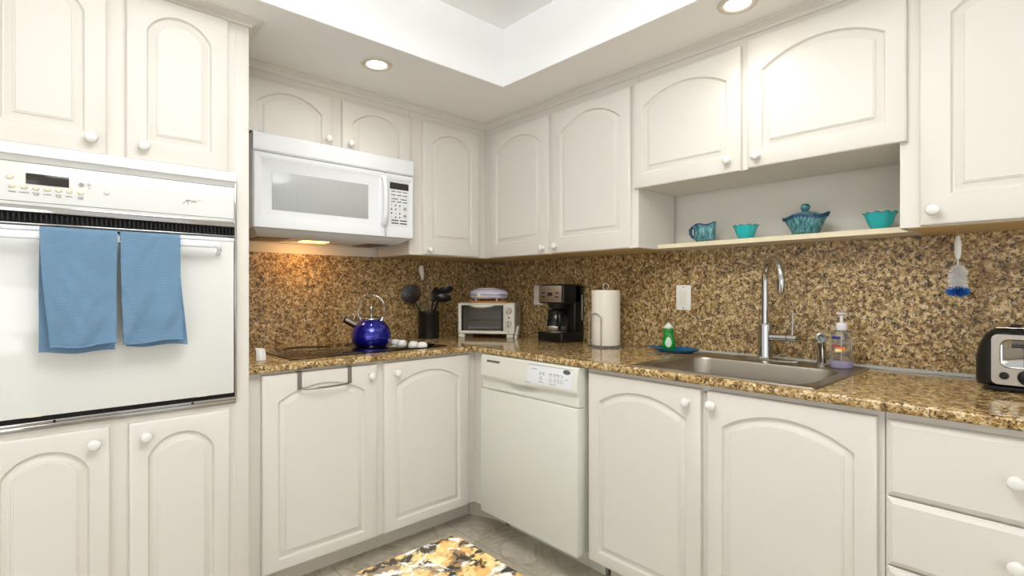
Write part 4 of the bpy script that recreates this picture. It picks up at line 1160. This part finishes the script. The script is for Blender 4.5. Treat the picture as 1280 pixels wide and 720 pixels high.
# local: x along the end panel (0 centre), y backwards (towards the wall), front at y=0
def tsec(i):
    hw = .106-i*1.2; pts = []
    prof = [(-hw+.004, .014), (-hw, .03), (-hw+.001, .09), (-hw+.008, .130), (-hw+.020, .157), (-hw+.036, .172), (-hw+.05, .176)]
    return [(x, z-i*.45 if z > .1 else z+i*.4) for x, z in prof]+[(-x, z-i*.45 if z > .1 else z+i*.4) for x, z in prof[::-1]]
bm = new()
rows = []
for y, i in ((.0005, .026), (.004, .021), (.012, .012), (.026, .004), (.045, 0), (.21, 0), (.235, .004), (.250, .014)):
    rows.append([(x, y, z) for x, z in tsec(i)])
grid(bm, rows, True, True, True)
obj('body', bm, M_BLACK, T, 40)
obj('base_plate', box(new(), -.078, .078, .014, .24, 0.003, .0145, .003), M_BLACK, T)
for x in (-.062, .062):
    for y in (.03, .22): obj('foot', lathe([(.009, 0), (.009, .004), (.001, .004)], 14, c=(x, y, 0)), M_DARK, T)
top = obj('top_plate', box(new(), -.062, .062, .022, .232, .1752, .1785, .0012), M_CHROME, T)
for x in (-.026, .026): obj('bread_slot', box(new(), x-.012, x+.012, .04, .212, .1782, .1792), M_DARK, top)
for x in (-.042, -.014, .014, .042): obj('vent_notch', box(new(), x-.007, x+.007, .0215, .0265, .1757, .1775), M_DARK, top)
pl = rrect(-.069, .069, .022, .160, .014, 5)
bm = prism([(x, z) for x, z in pl], 'y', -.002, .006)
fp = obj('end_panel', bm, M_STEELB, T, 40)
rec = rrect(-.050, .050, .070, .146, .018, 6)
bm = new()
rr = [[(x, -.0022, z) for x, z in rrect(-.052, .052, .068, .148, .02, 6)], [(x, -.0042, z) for x, z in rec], [(x, -.0032, z) for x, z in rrect(-.048, .048, .072, .144, .017, 6)], [(x*.9, -.0024, (z-.108)*.9+.108) for x, z in rec]]
grid(bm, rr, True, False, True)
ins_ = obj('lever_recess', bm, M_CHROME, fp, 60)
obj('lever_slot', box(new(), -.0045, .0045, -.0045, -.0026, .074, .142), M_DARK, ins_)
obj('lever', box(new(), -.028, .028, -.018, -.005, .1265, .1335, .003), M_BLACK, fp)
dk = obj('browning_dial', lathe([(.021, 0), (.0205, .008), (.017, .012), (.001, .012)], 28, M=Matrix.Translation((.004, -.002, .046)) @ Matrix.Rotation(PI/2, 4, 'X')), M_BLACK, fp, 50)
obj('dial_mark', lathe([(.004, .0121), (.001, .0126)], 14, M=Matrix.Translation((.004, -.002, .046)) @ Matrix.Rotation(PI/2, 4, 'X')), M_CHROME, dk)
for x in (-.043, .049): obj('button', lathe([(.0105, 0), (.010, .004), (.001, .005)], 22, M=Matrix.Translation((x, -.002, .047)) @ Matrix.Rotation(PI/2, 4, 'X')), M_BLACK, fp, 50)

# ------------------------------------------------------------------ recessed ceiling lights
def downlight(label, x, y):
    T = thing('ceiling_light', label, 'ceiling light', None, (x, y, CEILZ), group='recessed ceiling lights')
    obj('trim_ring', lathe([(.041, -.0005), (.043, -.004), (.050, -.0065), (.058, -.0065), (.063, -.004), (.0645, -.0005)], 40, cap0=False, cap1=False), M_RING, T, 60)
    obj('lens', lathe([(.0415, -.0010), (.040, -.0025), (.001, -.003)], 32), M_LAMP, T, 60)
    l = bpy.data.lights.new('downlight', 'SPOT'); l.energy = 5.2; l.color = (1, .95, .86); l.spot_size = 2.3; l.spot_blend = .9; l.shadow_soft_size = .04
    o = bpy.data.objects.new('downlight', l); COL.objects.link(o); o.location = (x, y, CEILZ-.012); o.rotation_euler = (0, 0, 0)
downlight('glowing recessed ceiling light above the microwave', -1.169, -.672)
downlight('glowing recessed ceiling light above the open shelf', -.492, -1.915)

# unseen glowing panel added to brighten the raised tray and room
T = thing('tray_fill_panel', 'added unseen glow panel that lights the raised tray', 'ceiling light', None, (-1.85, -2.15, TOPZ))
obj('panel_back', box(new(), -.5, .5, -.3, .3, -.03, -.0005, .008), M_APPL, T)
obj('glow_face', box(new(), -.48, .48, -.28, .28, -.075, -.0302, .02, 3), M_TRAYGLOW, T)
